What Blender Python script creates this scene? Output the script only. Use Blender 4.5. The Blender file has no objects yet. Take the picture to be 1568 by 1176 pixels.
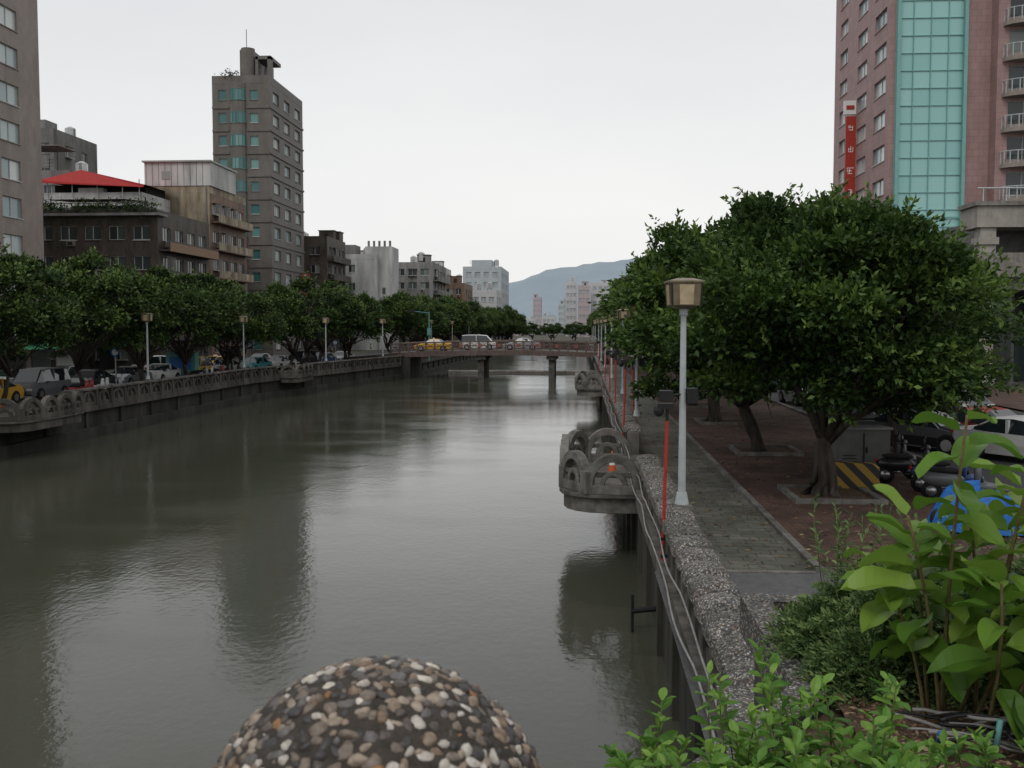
import bpy, math, random
import numpy as np
from mathutils import Vector
random.seed(7); rng=np.random.default_rng(7)
R=math.radians
scene=bpy.context.scene
scene.view_settings.view_transform='Standard'
scene.view_settings.look='None'
scene.view_settings.exposure=0
COL=scene.collection

# ------------------------------------------------------------ materials
def nt(name):
    m=bpy.data.materials.new(name); m.use_nodes=True
    t=m.node_tree; b=t.nodes['Principled BSDF']
    return m,t,b
def ramp(t,stops,interp='LINEAR'):
    r=t.nodes.new('ShaderNodeValToRGB'); r.color_ramp.interpolation=interp
    e=r.color_ramp.elements
    while len(e)>1: e.remove(e[-1])
    e[0].position=stops[0][0]; e[0].color=(*stops[0][1],1)
    for p,c in stops[1:]:
        k=e.new(p); k.color=(*c,1)
    return r
def objco(t,scale=(1,1,1)):
    tc=t.nodes.new('ShaderNodeTexCoord'); mp=t.nodes.new('ShaderNodeMapping')
    mp.inputs['Scale'].default_value=scale
    t.links.new(tc.outputs['Object'],mp.inputs[0]); return mp.outputs[0]
def M(name,c,c2=None,scale=3.0,rough=0.8,bump=0.0,streak=False,metal=0.0,spec=0.3,detail=6,grime=0.0):
    m,t,b=nt(name)
    if c2 is None: c2=tuple(x*0.72 for x in c)
    n=t.nodes.new('ShaderNodeTexNoise'); n.inputs['Scale'].default_value=scale; n.inputs['Detail'].default_value=detail
    n.inputs['Roughness'].default_value=0.65
    t.links.new(objco(t,(1,1,0.12) if streak else (1,1,1)),n.inputs['Vector'])
    r=ramp(t,[(0.32,c2),(0.66,c)]); t.links.new(n.outputs['Fac'],r.inputs[0])
    out=r.outputs[0]
    if grime>0:
        n2=t.nodes.new('ShaderNodeTexNoise'); n2.inputs['Scale'].default_value=0.35; n2.inputs['Detail'].default_value=8
        n2.inputs['Roughness'].default_value=0.7
        t.links.new(objco(t,(1,1,0.35)),n2.inputs['Vector'])
        r2=ramp(t,[(0.38,(1-grime,)*3),(0.6,(1,1,1))]); t.links.new(n2.outputs['Fac'],r2.inputs[0])
        mx=t.nodes.new('ShaderNodeMixRGB'); mx.blend_type='MULTIPLY'; mx.inputs[0].default_value=1
        t.links.new(out,mx.inputs[1]); t.links.new(r2.outputs[0],mx.inputs[2]); out=mx.outputs[0]
    t.links.new(out,b.inputs['Base Color'])
    b.inputs['Roughness'].default_value=rough; b.inputs['Metallic'].default_value=metal
    b.inputs['Specular IOR Level'].default_value=spec
    if bump>0:
        bp=t.nodes.new('ShaderNodeBump'); bp.inputs['Strength'].default_value=bump; bp.inputs['Distance'].default_value=0.02
        n3=t.nodes.new('ShaderNodeTexNoise'); n3.inputs['Scale'].default_value=scale*6; n3.inputs['Detail'].default_value=4
        t.links.new(objco(t),n3.inputs['Vector'])
        t.links.new(n3.outputs['Fac'],bp.inputs['Height']); t.links.new(bp.outputs[0],b.inputs['Normal'])
    return m
def tile_mat(name,c1,c2,mortar,w,h,axis='wall',rough=0.6,ms=0.02,grime=0.25):
    """small ceramic wall tiles / pavers"""
    m,t,b=nt(name)
    tc=t.nodes.new('ShaderNodeTexCoord'); sp=t.nodes.new('ShaderNodeSeparateXYZ'); t.links.new(tc.outputs['Object'],sp.inputs[0])
    cb=t.nodes.new('ShaderNodeCombineXYZ')
    if axis=='wall':
        ad=t.nodes.new('ShaderNodeMath'); ad.operation='ADD'
        t.links.new(sp.outputs[0],ad.inputs[0]); t.links.new(sp.outputs[1],ad.inputs[1])
        t.links.new(ad.outputs[0],cb.inputs[0]); t.links.new(sp.outputs[2],cb.inputs[1])
    else:
        t.links.new(sp.outputs[0],cb.inputs[0]); t.links.new(sp.outputs[1],cb.inputs[1])
    br=t.nodes.new('ShaderNodeTexBrick'); t.links.new(cb.outputs[0],br.inputs['Vector'])
    br.inputs['Scale'].default_value=1; br.inputs['Brick Width'].default_value=w; br.inputs['Row Height'].default_value=h
    br.inputs['Mortar Size'].default_value=ms; br.inputs['Color1'].default_value=(*c1,1); br.inputs['Color2'].default_value=(*c2,1)
    br.inputs['Mortar'].default_value=(*mortar,1)
    n2=t.nodes.new('ShaderNodeTexNoise'); n2.inputs['Scale'].default_value=0.9; n2.inputs['Detail'].default_value=9; n2.inputs['Roughness'].default_value=0.7
    t.links.new(objco(t,(1,1,0.4)),n2.inputs['Vector'])
    r2=ramp(t,[(0.36,(1-grime*1.6,1-grime*1.5,1-grime*1.7)),(0.62,(1.1,1.1,1.1))]); t.links.new(n2.outputs['Fac'],r2.inputs[0])
    mx=t.nodes.new('ShaderNodeMixRGB'); mx.blend_type='MULTIPLY'; mx.inputs[0].default_value=1
    t.links.new(br.outputs[0],mx.inputs[1]); t.links.new(r2.outputs[0],mx.inputs[2]); t.links.new(mx.outputs[0],b.inputs['Base Color'])
    b.inputs['Roughness'].default_value=rough; b.inputs['Specular IOR Level'].default_value=0.3
    return m
def glass_mat(name,stops,rough=0.12):
    m,t,b=nt(name)
    g=t.nodes.new('ShaderNodeNewGeometry'); r=ramp(t,stops); t.links.new(g.outputs['Random Per Island'],r.inputs[0])
    t.links.new(r.outputs[0],b.inputs['Base Color']); b.inputs['Roughness'].default_value=rough
    b.inputs['Specular IOR Level'].default_value=0.6
    return m
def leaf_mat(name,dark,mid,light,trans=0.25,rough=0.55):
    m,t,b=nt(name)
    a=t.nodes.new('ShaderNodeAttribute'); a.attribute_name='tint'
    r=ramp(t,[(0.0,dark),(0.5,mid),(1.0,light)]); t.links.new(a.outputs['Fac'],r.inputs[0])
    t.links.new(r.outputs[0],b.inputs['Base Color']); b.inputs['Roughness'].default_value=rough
    b.inputs['Specular IOR Level'].default_value=0.25
    if trans>0:
        tr=t.nodes.new('ShaderNodeBsdfTranslucent'); mx=t.nodes.new('ShaderNodeMixShader'); mx.inputs[0].default_value=trans
        t.links.new(r.outputs[0],tr.inputs[0]); t.links.new(b.outputs[0],mx.inputs[1]); t.links.new(tr.outputs[0],mx.inputs[2])
        t.links.new(mx.outputs[0],t.nodes['Material Output'].inputs[0])
    return m
def island_mat(name,stops,rough=0.5,interp='CONSTANT'):
    m,t,b=nt(name)
    g=t.nodes.new('ShaderNodeNewGeometry'); r=ramp(t,stops,interp); t.links.new(g.outputs['Random Per Island'],r.inputs[0])
    n=t.nodes.new('ShaderNodeTexNoise'); n.inputs['Scale'].default_value=170; n.inputs['Detail'].default_value=5; t.links.new(objco(t),n.inputs['Vector'])
    r2=ramp(t,[(0.3,(.6,.58,.55)),(0.7,(1.15,1.15,1.15))]); t.links.new(n.outputs['Fac'],r2.inputs[0])
    mx=t.nodes.new('ShaderNodeMixRGB'); mx.blend_type='MULTIPLY'; mx.inputs[0].default_value=1
    t.links.new(r.outputs[0],mx.inputs[1]); t.links.new(r2.outputs[0],mx.inputs[2]); t.links.new(mx.outputs[0],b.inputs['Base Color'])
    b.inputs['Roughness'].default_value=rough; return m
def pebble_mat(name,scale=45,bump=0.6,k=1.0):
    m,t,b=nt(name)
    v=t.nodes.new('ShaderNodeTexVoronoi'); v.inputs['Scale'].default_value=scale; co=objco(t); t.links.new(co,v.inputs['Vector'])
    sp=t.nodes.new('ShaderNodeSeparateColor'); t.links.new(v.outputs['Color'],sp.inputs[0])
    S=[(0,(.09,.09,.095)),(.25,(.22,.20,.18)),(.45,(.36,.33,.29)),(.68,(.13,.12,.11)),(.78,(.55,.53,.5)),(.93,(.3,.2,.13))]
    r=ramp(t,[(p,tuple(x*k for x in c)) for p,c in S],'CONSTANT')
    t.links.new(sp.outputs[0],r.inputs[0])
    r2=ramp(t,[(0.25,(1,1,1)),(0.6,(.28,.28,.28))]); t.links.new(v.outputs['Distance'],r2.inputs[0])
    mx=t.nodes.new('ShaderNodeMixRGB'); mx.blend_type='MULTIPLY'; mx.inputs[0].default_value=1
    t.links.new(r.outputs[0],mx.inputs[1]); t.links.new(r2.outputs[0],mx.inputs[2])
    n=t.nodes.new('ShaderNodeTexNoise'); n.inputs['Scale'].default_value=1.3; n.inputs['Detail'].default_value=6; t.links.new(co,n.inputs['Vector'])
    r3=ramp(t,[(0.35,(.5,.52,.45)),(0.65,(1.05,1.05,1.05))]); t.links.new(n.outputs['Fac'],r3.inputs[0])
    m2=t.nodes.new('ShaderNodeMixRGB'); m2.blend_type='MULTIPLY'; m2.inputs[0].default_value=1
    t.links.new(mx.outputs[0],m2.inputs[1]); t.links.new(r3.outputs[0],m2.inputs[2]); t.links.new(m2.outputs[0],b.inputs['Base Color'])
    bp=t.nodes.new('ShaderNodeBump'); bp.invert=True; bp.inputs['Strength'].default_value=bump; bp.inputs['Distance'].default_value=0.01
    t.links.new(v.outputs['Distance'],bp.inputs['Height']); t.links.new(bp.outputs[0],b.inputs['Normal'])
    b.inputs['Roughness'].default_value=0.75; return m

conc=M('weathered_concrete',(.19,.175,.155),(.065,.06,.052),2.2,.85,.4,grime=.5)
concw=M('river_stained_concrete',(.150,.138,.12),(.045,.042,.035),1.6,.85,.5,streak=True,grime=.55)
concm=M('stained_grey_concrete',(.25,.235,.21),(.10,.092,.08),3.2,.85,.4,grime=.5)
concd=M('dark_wet_concrete',(.075,.072,.060),(.022,.022,.017),1.2,.75,.4,streak=True,grime=.5)
concl=M('light_concrete',(.30,.28,.25),(.16,.15,.13),3,.85,.3,grime=.35)
pebble=pebble_mat('washed_pebble_aggregate',42,.6,.9)
pebble_b=pebble_mat('washed_pebble_brown',60,.6,.85)
asph=M('asphalt',(.055,.055,.057),(.035,.035,.036),6,.85,.4)
asphl=M('old_asphalt',(.13,.13,.132),(.085,.085,.086),9,.85,.4,grime=.25)
grnd=M('ground_soil',(.09,.08,.06),(.05,.055,.035),.4,.95)
paver=tile_mat('grey_pavers',(.135,.13,.11),(.095,.094,.08),(.045,.048,.034),.6,.3,'floor',.8,.012,.3)
redpav=tile_mat('red_pavers',(.12,.06,.045),(.085,.05,.04),(.035,.03,.025),.24,.12,'floor',.85,.01,.35)
paint=M('white_road_paint',(.45,.45,.43),(.2,.2,.19),8)
bark=M('ficus_bark',(.09,.076,.062),(.026,.022,.018),7,.9,1.0,streak=True)
soil=M('planter_soil',(.15,.10,.065),(.06,.038,.024),14,.95,1.0,detail=10)
metal_w=M('pale_grey_paint',(.45,.48,.48),(.33,.36,.36),3,.45)
metal_d=M('black_metal',(.02,.02,.022),(.012,.012,.012),4,.5)
metal_s=M('stainless',(.5,.5,.5),(.35,.35,.35),4,.3,metal=.8)
redp=M('red_paint',(.42,.045,.03),(.28,.03,.02),5,.5)
lampg=M('lamp_glass_panel',(.50,.41,.27),(.36,.28,.17),6,.4)
lamps=M('lamp_side_panel',(.20,.165,.10),(.11,.09,.055),4,.4)
rubber=M('rubber',(.02,.02,.02),(.012,.012,.012),5,.8)
tealp=M('teal_paint',(.12,.3,.27),(.08,.22,.2),4,.5)
g_dark=glass_mat('dark_window_glass',[(0,(.015,.02,.022)),(.6,(.04,.055,.055)),(.85,(.10,.13,.12)),(1,(.3,.3,.27))])
g_teal=glass_mat('teal_window_glass',[(0,(.03,.11,.11)),(.7,(.06,.2,.19)),(1,(.16,.32,.29))])
g_cur=glass_mat('teal_curtain_wall',[(0,(.25,.50,.47)),(1,(.31,.56,.53))],.25)
g_light=glass_mat('pale_window_glass',[(0,(.16,.25,.26)),(.4,(.4,.48,.48)),(1,(.62,.66,.64))],.2)
car_glass=M('car_glass',(.02,.025,.03),(.015,.02,.02),2,.06,spec=.8)
white_fr=M('white_frames',(.5,.5,.48),(.38,.38,.36),3,.5)
darkin=M('dark_interior',(.015,.015,.015),(.01,.01,.01),3,.9)

# ------------------------------------------------------------ mesh builder
class MB:
    def __init__(s): s.v=[]; s.f=[]; s.m=[]; s.mats=[]
    def mi(s,m):
        if m not in s.mats: s.mats.append(m)
        return s.mats.index(m)
    def add(s,vs,fs,m):
        o=len(s.v); s.v+= [tuple(p) for p in vs]; k=s.mi(m)
        for f in fs: s.f.append(tuple(i+o for i in f)); s.m.append(k)
    def box(s,x0,x1,y0,y1,z0,z1,m,rot=0,piv=None):
        vs=[(x,y,z) for z in (z0,z1) for y in (y0,y1) for x in (x0,x1)]
        if rot:
            if piv is None: piv=((x0+x1)/2,(y0+y1)/2)
            c,sn=math.cos(rot),math.sin(rot)
            vs=[(piv[0]+(x-piv[0])*c-(y-piv[1])*sn,piv[1]+(x-piv[0])*sn+(y-piv[1])*c,z) for x,y,z in vs]
        s.add(vs,[(0,2,3,1),(4,5,7,6),(0,1,5,4),(2,6,7,3),(0,4,6,2),(1,3,7,5)],m)
    def tube(s,pts,rad,m,n=8,cap=True):
        pts=[Vector(p) for p in pts]
        if not hasattr(rad,'__len__'): rad=[rad]*len(pts)
        vs=[];fs=[]
        for i,p in enumerate(pts):
            d=(pts[min(i+1,len(pts)-1)]-pts[max(i-1,0)]).normalized()
            a=Vector((0,0,1)) if abs(d.z)<.9 else Vector((1,0,0))
            u=d.cross(a).normalized(); w=d.cross(u)
            for k in range(n):
                t=2*math.pi*k/n; vs.append(p+(u*math.cos(t)+w*math.sin(t))*rad[i])
        for i in range(len(pts)-1):
            for k in range(n):
                fs.append((i*n+k,i*n+(k+1)%n,(i+1)*n+(k+1)%n,(i+1)*n+k))
        if cap: fs.append(tuple(range(n))[::-1]); fs.append(tuple((len(pts)-1)*n+k for k in range(n)))
        s.add(vs,fs,m)
    def prism(s,poly,z0,z1,m,mtop=None):
        n=len(poly); vs=[(x,y,z0) for x,y in poly]+[(x,y,z1) for x,y in poly]
        s.add(vs,[(i,(i+1)%n,n+(i+1)%n,n+i) for i in range(n)]+[tuple(range(n))[::-1]],m)
        s.add([(x,y,z1) for x,y in poly],[tuple(range(n))],mtop or m)
    def ell(s,c,r,m,nu=12,nv=8):
        vs=[];fs=[]
        for j in range(nv+1):
            ph=math.pi*j/nv
            for i in range(nu):
                th=2*math.pi*i/nu
                vs.append((c[0]+r[0]*math.sin(ph)*math.cos(th),c[1]+r[1]*math.sin(ph)*math.sin(th),c[2]+r[2]*math.cos(ph)))
        for j in range(nv):
            for i in range(nu): fs.append((j*nu+i,(j+1)*nu+i,(j+1)*nu+(i+1)%nu,j*nu+(i+1)%nu))
        s.add(vs,fs,m)
    def arch(s,a,b,z0,h,th,ring,m,n=10):
        """open half-ring between plan points a and b"""
        a=Vector((a[0],a[1],0)); b=Vector((b[0],b[1],0)); d=b-a; L=d.length; d.normalize(); nn=Vector((d.y,-d.x,0))*th/2
        c=(a+b)/2; ro=L/2; vs=[]
        for i in range(n+1):
            t=math.pi*i/n
            for rr,hh in ((ro,h),(ro-ring,h-ring)):
                p=c+d*(-rr*math.cos(t)); z=z0+hh*math.sin(t)
                for q in (p+nn,p-nn): vs.append((q.x,q.y,z))
        fs=[]
        for i in range(n):
            k=i*4; j=k+4
            fs+=[(k,k+1,j+1,j),(k+2,j+2,j+3,k+3),(k,j,j+2,k+2),(k+1,k+3,j+3,j+1)]
        fs+=[(0,2,3,1),(n*4,n*4+1,n*4+3,n*4+2)]
        s.add(vs,fs,m)
    def build(s,name,smooth=False,parent=None,bevel=0,loc=None,rotz=0):
        me=bpy.data.meshes.new(name); me.from_pydata(s.v,[],s.f)
        for m in s.mats: me.materials.append(m)
        me.polygons.foreach_set('material_index',s.m)
        if smooth: me.polygons.foreach_set('use_smooth',[True]*len(s.f))
        me.update(); o=bpy.data.objects.new(name,me); COL.objects.link(o)
        if parent: o.parent=parent
        if bevel:
            b=o.modifiers.new('bevel','BEVEL'); b.width=bevel; b.segments=2; b.limit_method='ANGLE'
        if loc: o.location=loc
        o.rotation_euler[2]=rotz
        return o

def quads_obj(name,V,tint,mat,parent=None,smooth=False):
    """V: (n,4,3)"""
    n=len(V); me=bpy.data.meshes.new(name)
    me.vertices.add(n*4); me.vertices.foreach_set('co',V.reshape(-1).astype(np.float32))
    me.loops.add(n*4); me.loops.foreach_set('vertex_index',np.arange(n*4,dtype=np.int32))
    me.polygons.add(n); me.polygons.foreach_set('loop_start',np.arange(0,n*4,4,dtype=np.int32))
    me.polygons.foreach_set('loop_total',np.full(n,4,dtype=np.int32))
    me.update(calc_edges=True); me.validate()
    at=me.attributes.new('tint','FLOAT','FACE'); at.data.foreach_set('value',np.clip(tint,0,1).astype(np.float32))
    me.materials.append(mat)
    o=bpy.data.objects.new(name,me); COL.objects.link(o)
    if parent: o.parent=parent
    return o
def unit(a): return a/np.maximum(np.linalg.norm(a,axis=-1,keepdims=True),1e-9)
def leaf_quads(P,D,size,wr=0.5,rs=rng):
    """diamond leaves at P pointing along D"""
    n=len(P); D=unit(D); r=rs.normal(size=(n,3)); S=unit(np.cross(D,r)); N=np.cross(S,D)
    L=(size*rs.uniform(.7,1.3,n))[:,None]; W=L*wr*.5
    a=P; t=P+D*L-N*L*.15; m=P+D*L*.45+N*L*.06
    return np.stack([a,m+S*W,t,m-S*W],1)

# ------------------------------------------------------------ trees
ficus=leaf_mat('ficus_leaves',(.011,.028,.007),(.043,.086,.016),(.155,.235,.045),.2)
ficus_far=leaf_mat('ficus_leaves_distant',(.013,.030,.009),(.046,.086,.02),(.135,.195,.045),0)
def make_crown(rs,rx,ry,rz,zc,nclump,nleaf,lsize,shoots=True,cl_r=(.6,1.15),low=.72):
    C=[];
    while len(C)<nclump:
        d=unit(rs.normal(size=3)); 
        if d[2]<-.8: continue
        rr=rs.uniform(.25,1)**.42
        ang=math.atan2(d[1],d[0]); lump=1+.10*math.sin(3*ang+rx)+.08*math.sin(5*ang+1+ry)
        p=d*rr*np.array([rx,ry,rz if d[2]>0 else rz*low])*lump*.86
        C.append((p[0],p[1],p[2]+zc))
    C=np.array(C); cr=rs.uniform(cl_r[0],cl_r[1],nclump); ct=rs.uniform(-.2,.2,nclump)
    idx=rs.integers(0,nclump,nleaf); d=unit(rs.normal(size=(nleaf,3))); d[:,2]=np.where(d[:,2]<-.35,-d[:,2]*.6,d[:,2])
    d=unit(d); rad=cr[idx]*np.abs(rs.normal(.82,.2,nleaf))
    P=C[idx]+d*rad[:,None]*np.array([1,1,.72])
    out=unit(P-np.array([0,0,zc-.5]))
    D=d*.6+out*.5+rs.normal(size=(nleaf,3))*.55+np.array([0,0,-.1])
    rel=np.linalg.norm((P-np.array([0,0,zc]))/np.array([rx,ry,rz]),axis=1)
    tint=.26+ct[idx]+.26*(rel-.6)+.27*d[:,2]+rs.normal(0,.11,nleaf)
    Q=[leaf_quads(P,D,lsize,.55,rs)]; T=[tint]
    if shoots:
        ns=nclump*6; si=rs.integers(0,nclump,ns); sd=unit(rs.normal(size=(ns,3))+unit(C[si]-np.array([0,0,zc-1.0]))*1.3+np.array([0,0,.55]))
        base=C[si]+sd*cr[si][:,None]*.85*np.array([1,1,.75]); k=11
        tt=np.tile(np.linspace(0,1,k),ns); ln=np.repeat(rs.uniform(.2,.65,ns),k)
        sdR=np.repeat(sd,k,0); PP=np.repeat(base,k,0)+sdR*(tt*ln)[:,None]
        DD=sdR*.7+rs.normal(size=PP.shape)*.6
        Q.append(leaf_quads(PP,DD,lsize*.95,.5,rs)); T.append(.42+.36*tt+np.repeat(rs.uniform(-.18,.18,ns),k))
    return np.concatenate(Q),np.concatenate(T),C
def make_trunk(mb,rs,h,r0,C,nl,multi=1):
    for s in range(multi):
        a0=rs.uniform(0,6.28); off=np.array([math.cos(a0),math.sin(a0),0])*(.0 if multi==1 else .22)
        lean=np.array([math.cos(a0),math.sin(a0),0])*(.25 if multi==1 else .6)
        fk=off+np.array([0,0,h])+lean+rs.normal(size=3)*.08
        k=9; pts=[off*(1-0)+ (fk-off)*t+np.array([.07*math.sin(5*t+s),.07*math.cos(4*t+s*2),0])*(t>0) for t in np.linspace(0,1,k)]
        rr=[r0*(1.45 if i==0 else 1.14 if i==1 else (1-.05*i)*(1+.07*math.sin(i*2.3+s))) for i in range(k)]
        if multi>1: rr=[x*.62 for x in rr]
        pts[0]=pts[0]-np.array([0,0,.15]); mb.tube(pts,rr,bark,11)
        for q in range(5 if multi==1 else 3):
            an=rs.uniform(0,6.28); e=np.array([math.cos(an),math.sin(an),0]); r_=r0*(1 if multi==1 else .62)
            mb.tube([pts[-2]+e*r_*.55,pts[4]+e*r_*.8,pts[2]+e*r_*.95,off+e*r_*1.4+np.array([0,0,.12]),off+e*r_*2.5+np.array([0,0,-.06])],[r_*.2,r_*.3,r_*.36,r_*.32,r_*.12],bark,7)
        sel=rs.choice(len(C),nl,replace=False)
        for i in sel:
            e=C[i]; mid=fk*.5+e*.5+np.array([0,0,-.25])+rs.normal(size=3)*.2
            q1=fk*.75+e*.25+rs.normal(size=3)*.1
            mb.tube([fk-np.array([0,0,.25]),q1,mid,e],[r0*.5,r0*.36,r0*.22,r0*.06],bark,7)
            for j in range(2):
                e2=e+rs.normal(size=3)*.7; mb.tube([mid,(mid+e2)/2+rs.normal(size=3)*.1,e2],[r0*.18,r0*.1,r0*.03],bark,5)
def tree(name,seed,loc,rx,ry,rz,zc,ncl,nleaf,ls,h,r0,nl=9,multi=1,mat=ficus,shoots=True,clr=(.6,1.15),low=.72):
    rs=np.random.default_rng(seed)
    V,T,C=make_crown(rs,rx,ry,rz,zc,ncl,nleaf,ls,shoots,clr,low)
    mb=MB(); make_trunk(mb,rs,h,r0,C,nl,multi)
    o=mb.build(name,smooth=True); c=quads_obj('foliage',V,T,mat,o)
    o.location=loc
    return o,c
def inst(name,src,loc,rot,sc):
    o=bpy.data.objects.new(name,src[0].data); COL.objects.link(o); o.location=loc; o.rotation_euler[2]=rot; o.scale=sc
    c=bpy.data.objects.new('foliage',src[1].data); COL.objects.link(c); c.parent=o
    return o

G=1.70  # street level above the water
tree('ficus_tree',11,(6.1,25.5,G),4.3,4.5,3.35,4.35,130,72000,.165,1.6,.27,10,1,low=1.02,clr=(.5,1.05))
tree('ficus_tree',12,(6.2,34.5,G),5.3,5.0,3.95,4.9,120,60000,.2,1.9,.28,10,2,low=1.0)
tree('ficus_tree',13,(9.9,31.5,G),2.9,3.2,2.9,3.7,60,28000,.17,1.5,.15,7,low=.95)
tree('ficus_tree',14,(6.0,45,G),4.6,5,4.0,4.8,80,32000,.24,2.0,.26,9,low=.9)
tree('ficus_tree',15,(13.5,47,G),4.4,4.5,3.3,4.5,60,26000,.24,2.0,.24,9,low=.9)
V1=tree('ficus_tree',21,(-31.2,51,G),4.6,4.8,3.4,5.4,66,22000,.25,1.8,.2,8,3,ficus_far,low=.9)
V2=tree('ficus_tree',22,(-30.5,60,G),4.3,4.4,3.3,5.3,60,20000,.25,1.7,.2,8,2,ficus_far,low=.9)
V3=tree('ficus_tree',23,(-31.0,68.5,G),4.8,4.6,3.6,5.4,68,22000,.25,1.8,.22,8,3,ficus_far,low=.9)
VS=[V1,V2,V3]
def bankL(y):
    if y<78: return -26.5
    if y<118: return -26.5+(y-78)/40*6.5
    return -20+min(1,(y-118)/80)*2
k=0
for y in [42.5,77,85,93,101,109,]+list(range(128,330,9)):
    k+=1; s=random.uniform(.93,1.15)
    inst('ficus_tree',VS[k%3],(bankL(y)-4.4+random.uniform(-.6,.6),y+random.uniform(-1,1),G),random.uniform(0,6.28),(s,s,s*random.uniform(.92,1.08)))
for y in [54,63,72,81,90,99,108]+list(range(128,330,9)):
    k+=1; s=random.uniform(.85,1.05)
    inst('ficus_tree',VS[k%3],(6.4+random.uniform(-.5,.5),y,G),random.uniform(0,6.28),(s*.95,s,s*random.uniform(.95,1.1)))
for y in (56,66,78):
    k+=1; inst('ficus_tree',VS[k%3],(17.5+random.uniform(-.8,.8),y,G),random.uniform(0,6),(.7,.7,.6))
for (x,y) in [(-40,56),(-40.5,66),(-40,78)]:
    k+=1; inst('ficus_tree',VS[k%3],(x,y,G),random.uniform(0,6),(.62,.62,.6))
for x in range(-20,6,6):
    k+=1; inst('ficus_tree',VS[k%3],(x,276,G),random.uniform(0,6),(.8,.8,.62))

# ------------------------------------------------------------ ground, water, roads
def sheet(name,polys,z,mat):
    mb=MB()
    for p in polys: mb.add([(x,y,z) for x,y in p],[tuple(range(len(p)))],mat)
    return mb.build(name)
YE=270
lx=[(-26.6,-60),(-26.6,78),(-20.1,118),(-18.1,198),(-18.1,YE)]
mb=MB()
def gq(a,b,c,d): mb.add([(p[0],p[1],G) for p in (a,b,c,d)],[(0,1,2,3)],grnd)
for i in range(4):
    gq((-3000,lx[i][1]),lx[i],lx[i+1],(-3000,lx[i+1][1]))
gq((1.9,-60),(3000,-60),(3000,YE),(1.9,YE))
gq((-3000,YE),(3000,YE),(3000,6000),(-3000,6000))
gq((-3000,-900),(3000,-900),(3000,-60),(-3000,-60))
mb.add([(-18.1,YE,G),(1.9,YE,G),(1.9,YE,-1),(-18.1,YE,-1)],[(0,1,2,3)],concd)
mb.build('ground')
wm,t,b=nt('canal_water')
b.inputs['Base Color'].default_value=(.056,.058,.042,1); b.inputs['IOR'].default_value=1.36
n1=t.nodes.new('ShaderNodeTexNoise'); n1.inputs['Scale'].default_value=1.0; n1.inputs['Detail'].default_value=4; t.links.new(objco(t,(1.1,.8,1)),n1.inputs['Vector'])
n2=t.nodes.new('ShaderNodeTexNoise'); n2.inputs['Scale'].default_value=.14; n2.inputs['Detail'].default_value=3; t.links.new(objco(t,(1,2.2,1)),n2.inputs['Vector'])
n4=t.nodes.new('ShaderNodeTexNoise'); n4.inputs['Scale'].default_value=6; n4.inputs['Detail'].default_value=4; t.links.new(objco(t,(1,.7,1)),n4.inputs['Vector'])
b1=t.nodes.new('ShaderNodeBump'); b1.inputs['Strength'].default_value=.2; b1.inputs['Distance'].default_value=.035
b2=t.nodes.new('ShaderNodeBump'); b2.inputs['Strength'].default_value=.35; b2.inputs['Distance'].default_value=.014
t.links.new(n1.outputs['Fac'],b1.inputs['Height']); t.links.new(n4.outputs['Fac'],b2.inputs['Height'])
t.links.new(b1.outputs[0],b2.inputs['Normal']); t.links.new(b2.outputs[0],b.inputs['Normal'])
rr=ramp(t,[(.4,(.06,)*3),(.65,(.14,)*3)]); t.links.new(n2.outputs['Fac'],rr.inputs[0]); t.links.new(rr.outputs[0],b.inputs['Roughness'])
mb=MB(); mb.add([(-32,-60,0),(6,-60,0),(6,YE+5,0),(-32,YE+5,0)],[(0,1,2,3)],wm); mb.build('canal_water')

sheet('promenade_pavement',[[(1.9,17.5),(4.1,17.5),(4.1,110),(1.9,110)]],G+.012,paver)
sheet('asphalt_path',[[(1.3,5),(16,5),(16,17.5),(1.9,17.5),(1.3,17.4)]],G+.008,asphl)
sheet('red_brick_pavement',[[(4.25,18),(10.8,18),(10.8,110),(4.25,110)]],G+.012,redpav)
mbk=MB()
mbk.box(4.1,4.25,17.5,110,G,G+.1,concm)
mbk.box(10.8,10.95,20,110,G,G+.13,concm); mbk.box(1.95,4.1,17.42,17.54,G,G+.03,concm)
mbk.build('kerb',bevel=.01)
mbk=MB()
for y in (25.5,34.5,45,54,63,72):
    for a in ((5.2,7.4,y-1.15,y-1.0),(5.2,7.4,y+1.0,y+1.15)): mbk.box(*a,G,G+.12,concm)
    mbk.box(5.2,5.35,y-1,y+1,G,G+.12,concm); mbk.box(7.25,7.4,y-1,y+1,G,G+.12,concm)
    mbk.box(5.35,7.25,y-1,y+1,G,G+.06,soil)
mbk.build('tree_pit_kerb')
sheet('road',[[(10.95,17.5),(22,17.5),(22,400),(10.95,400)],[(-41,-20),(-31,-20),(-31,85),(-41,85)],[(-41,85),(-31,85),(-26,122),(-36,122)],[(-36,122),(-26,122),(-24,400),(-34,400)]],G+.008,asph)
mbk=MB()
for y in range(22,300,8): mbk.add([(16.6,y,G+.014),(16.72,y,G+.014),(16.72,y+3,G+.014),(16.6,y+3,G+.014)],[(0,1,2,3)],paint)
for y in range(30,84,8): mbk.add([(-36.1,y,G+.014),(-35.95,y,G+.014),(-35.95,y+4,G+.014),(-36.1,y+4,G+.014)],[(0,1,2,3)],paint)
mbk.build('road_marking')
sheet('pavement',[[(-46,-20),(-41.2,-20),(-41.2,97),(-46,97)],[(-31,-20),(-26.6,-20),(-26.6,78),(-31,78)]],G+.1,paver)
sheet('pavement',[[(22.2,17.5),(29,17.5),(29,120),(22.2,120)]],G+.1,redpav)

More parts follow.
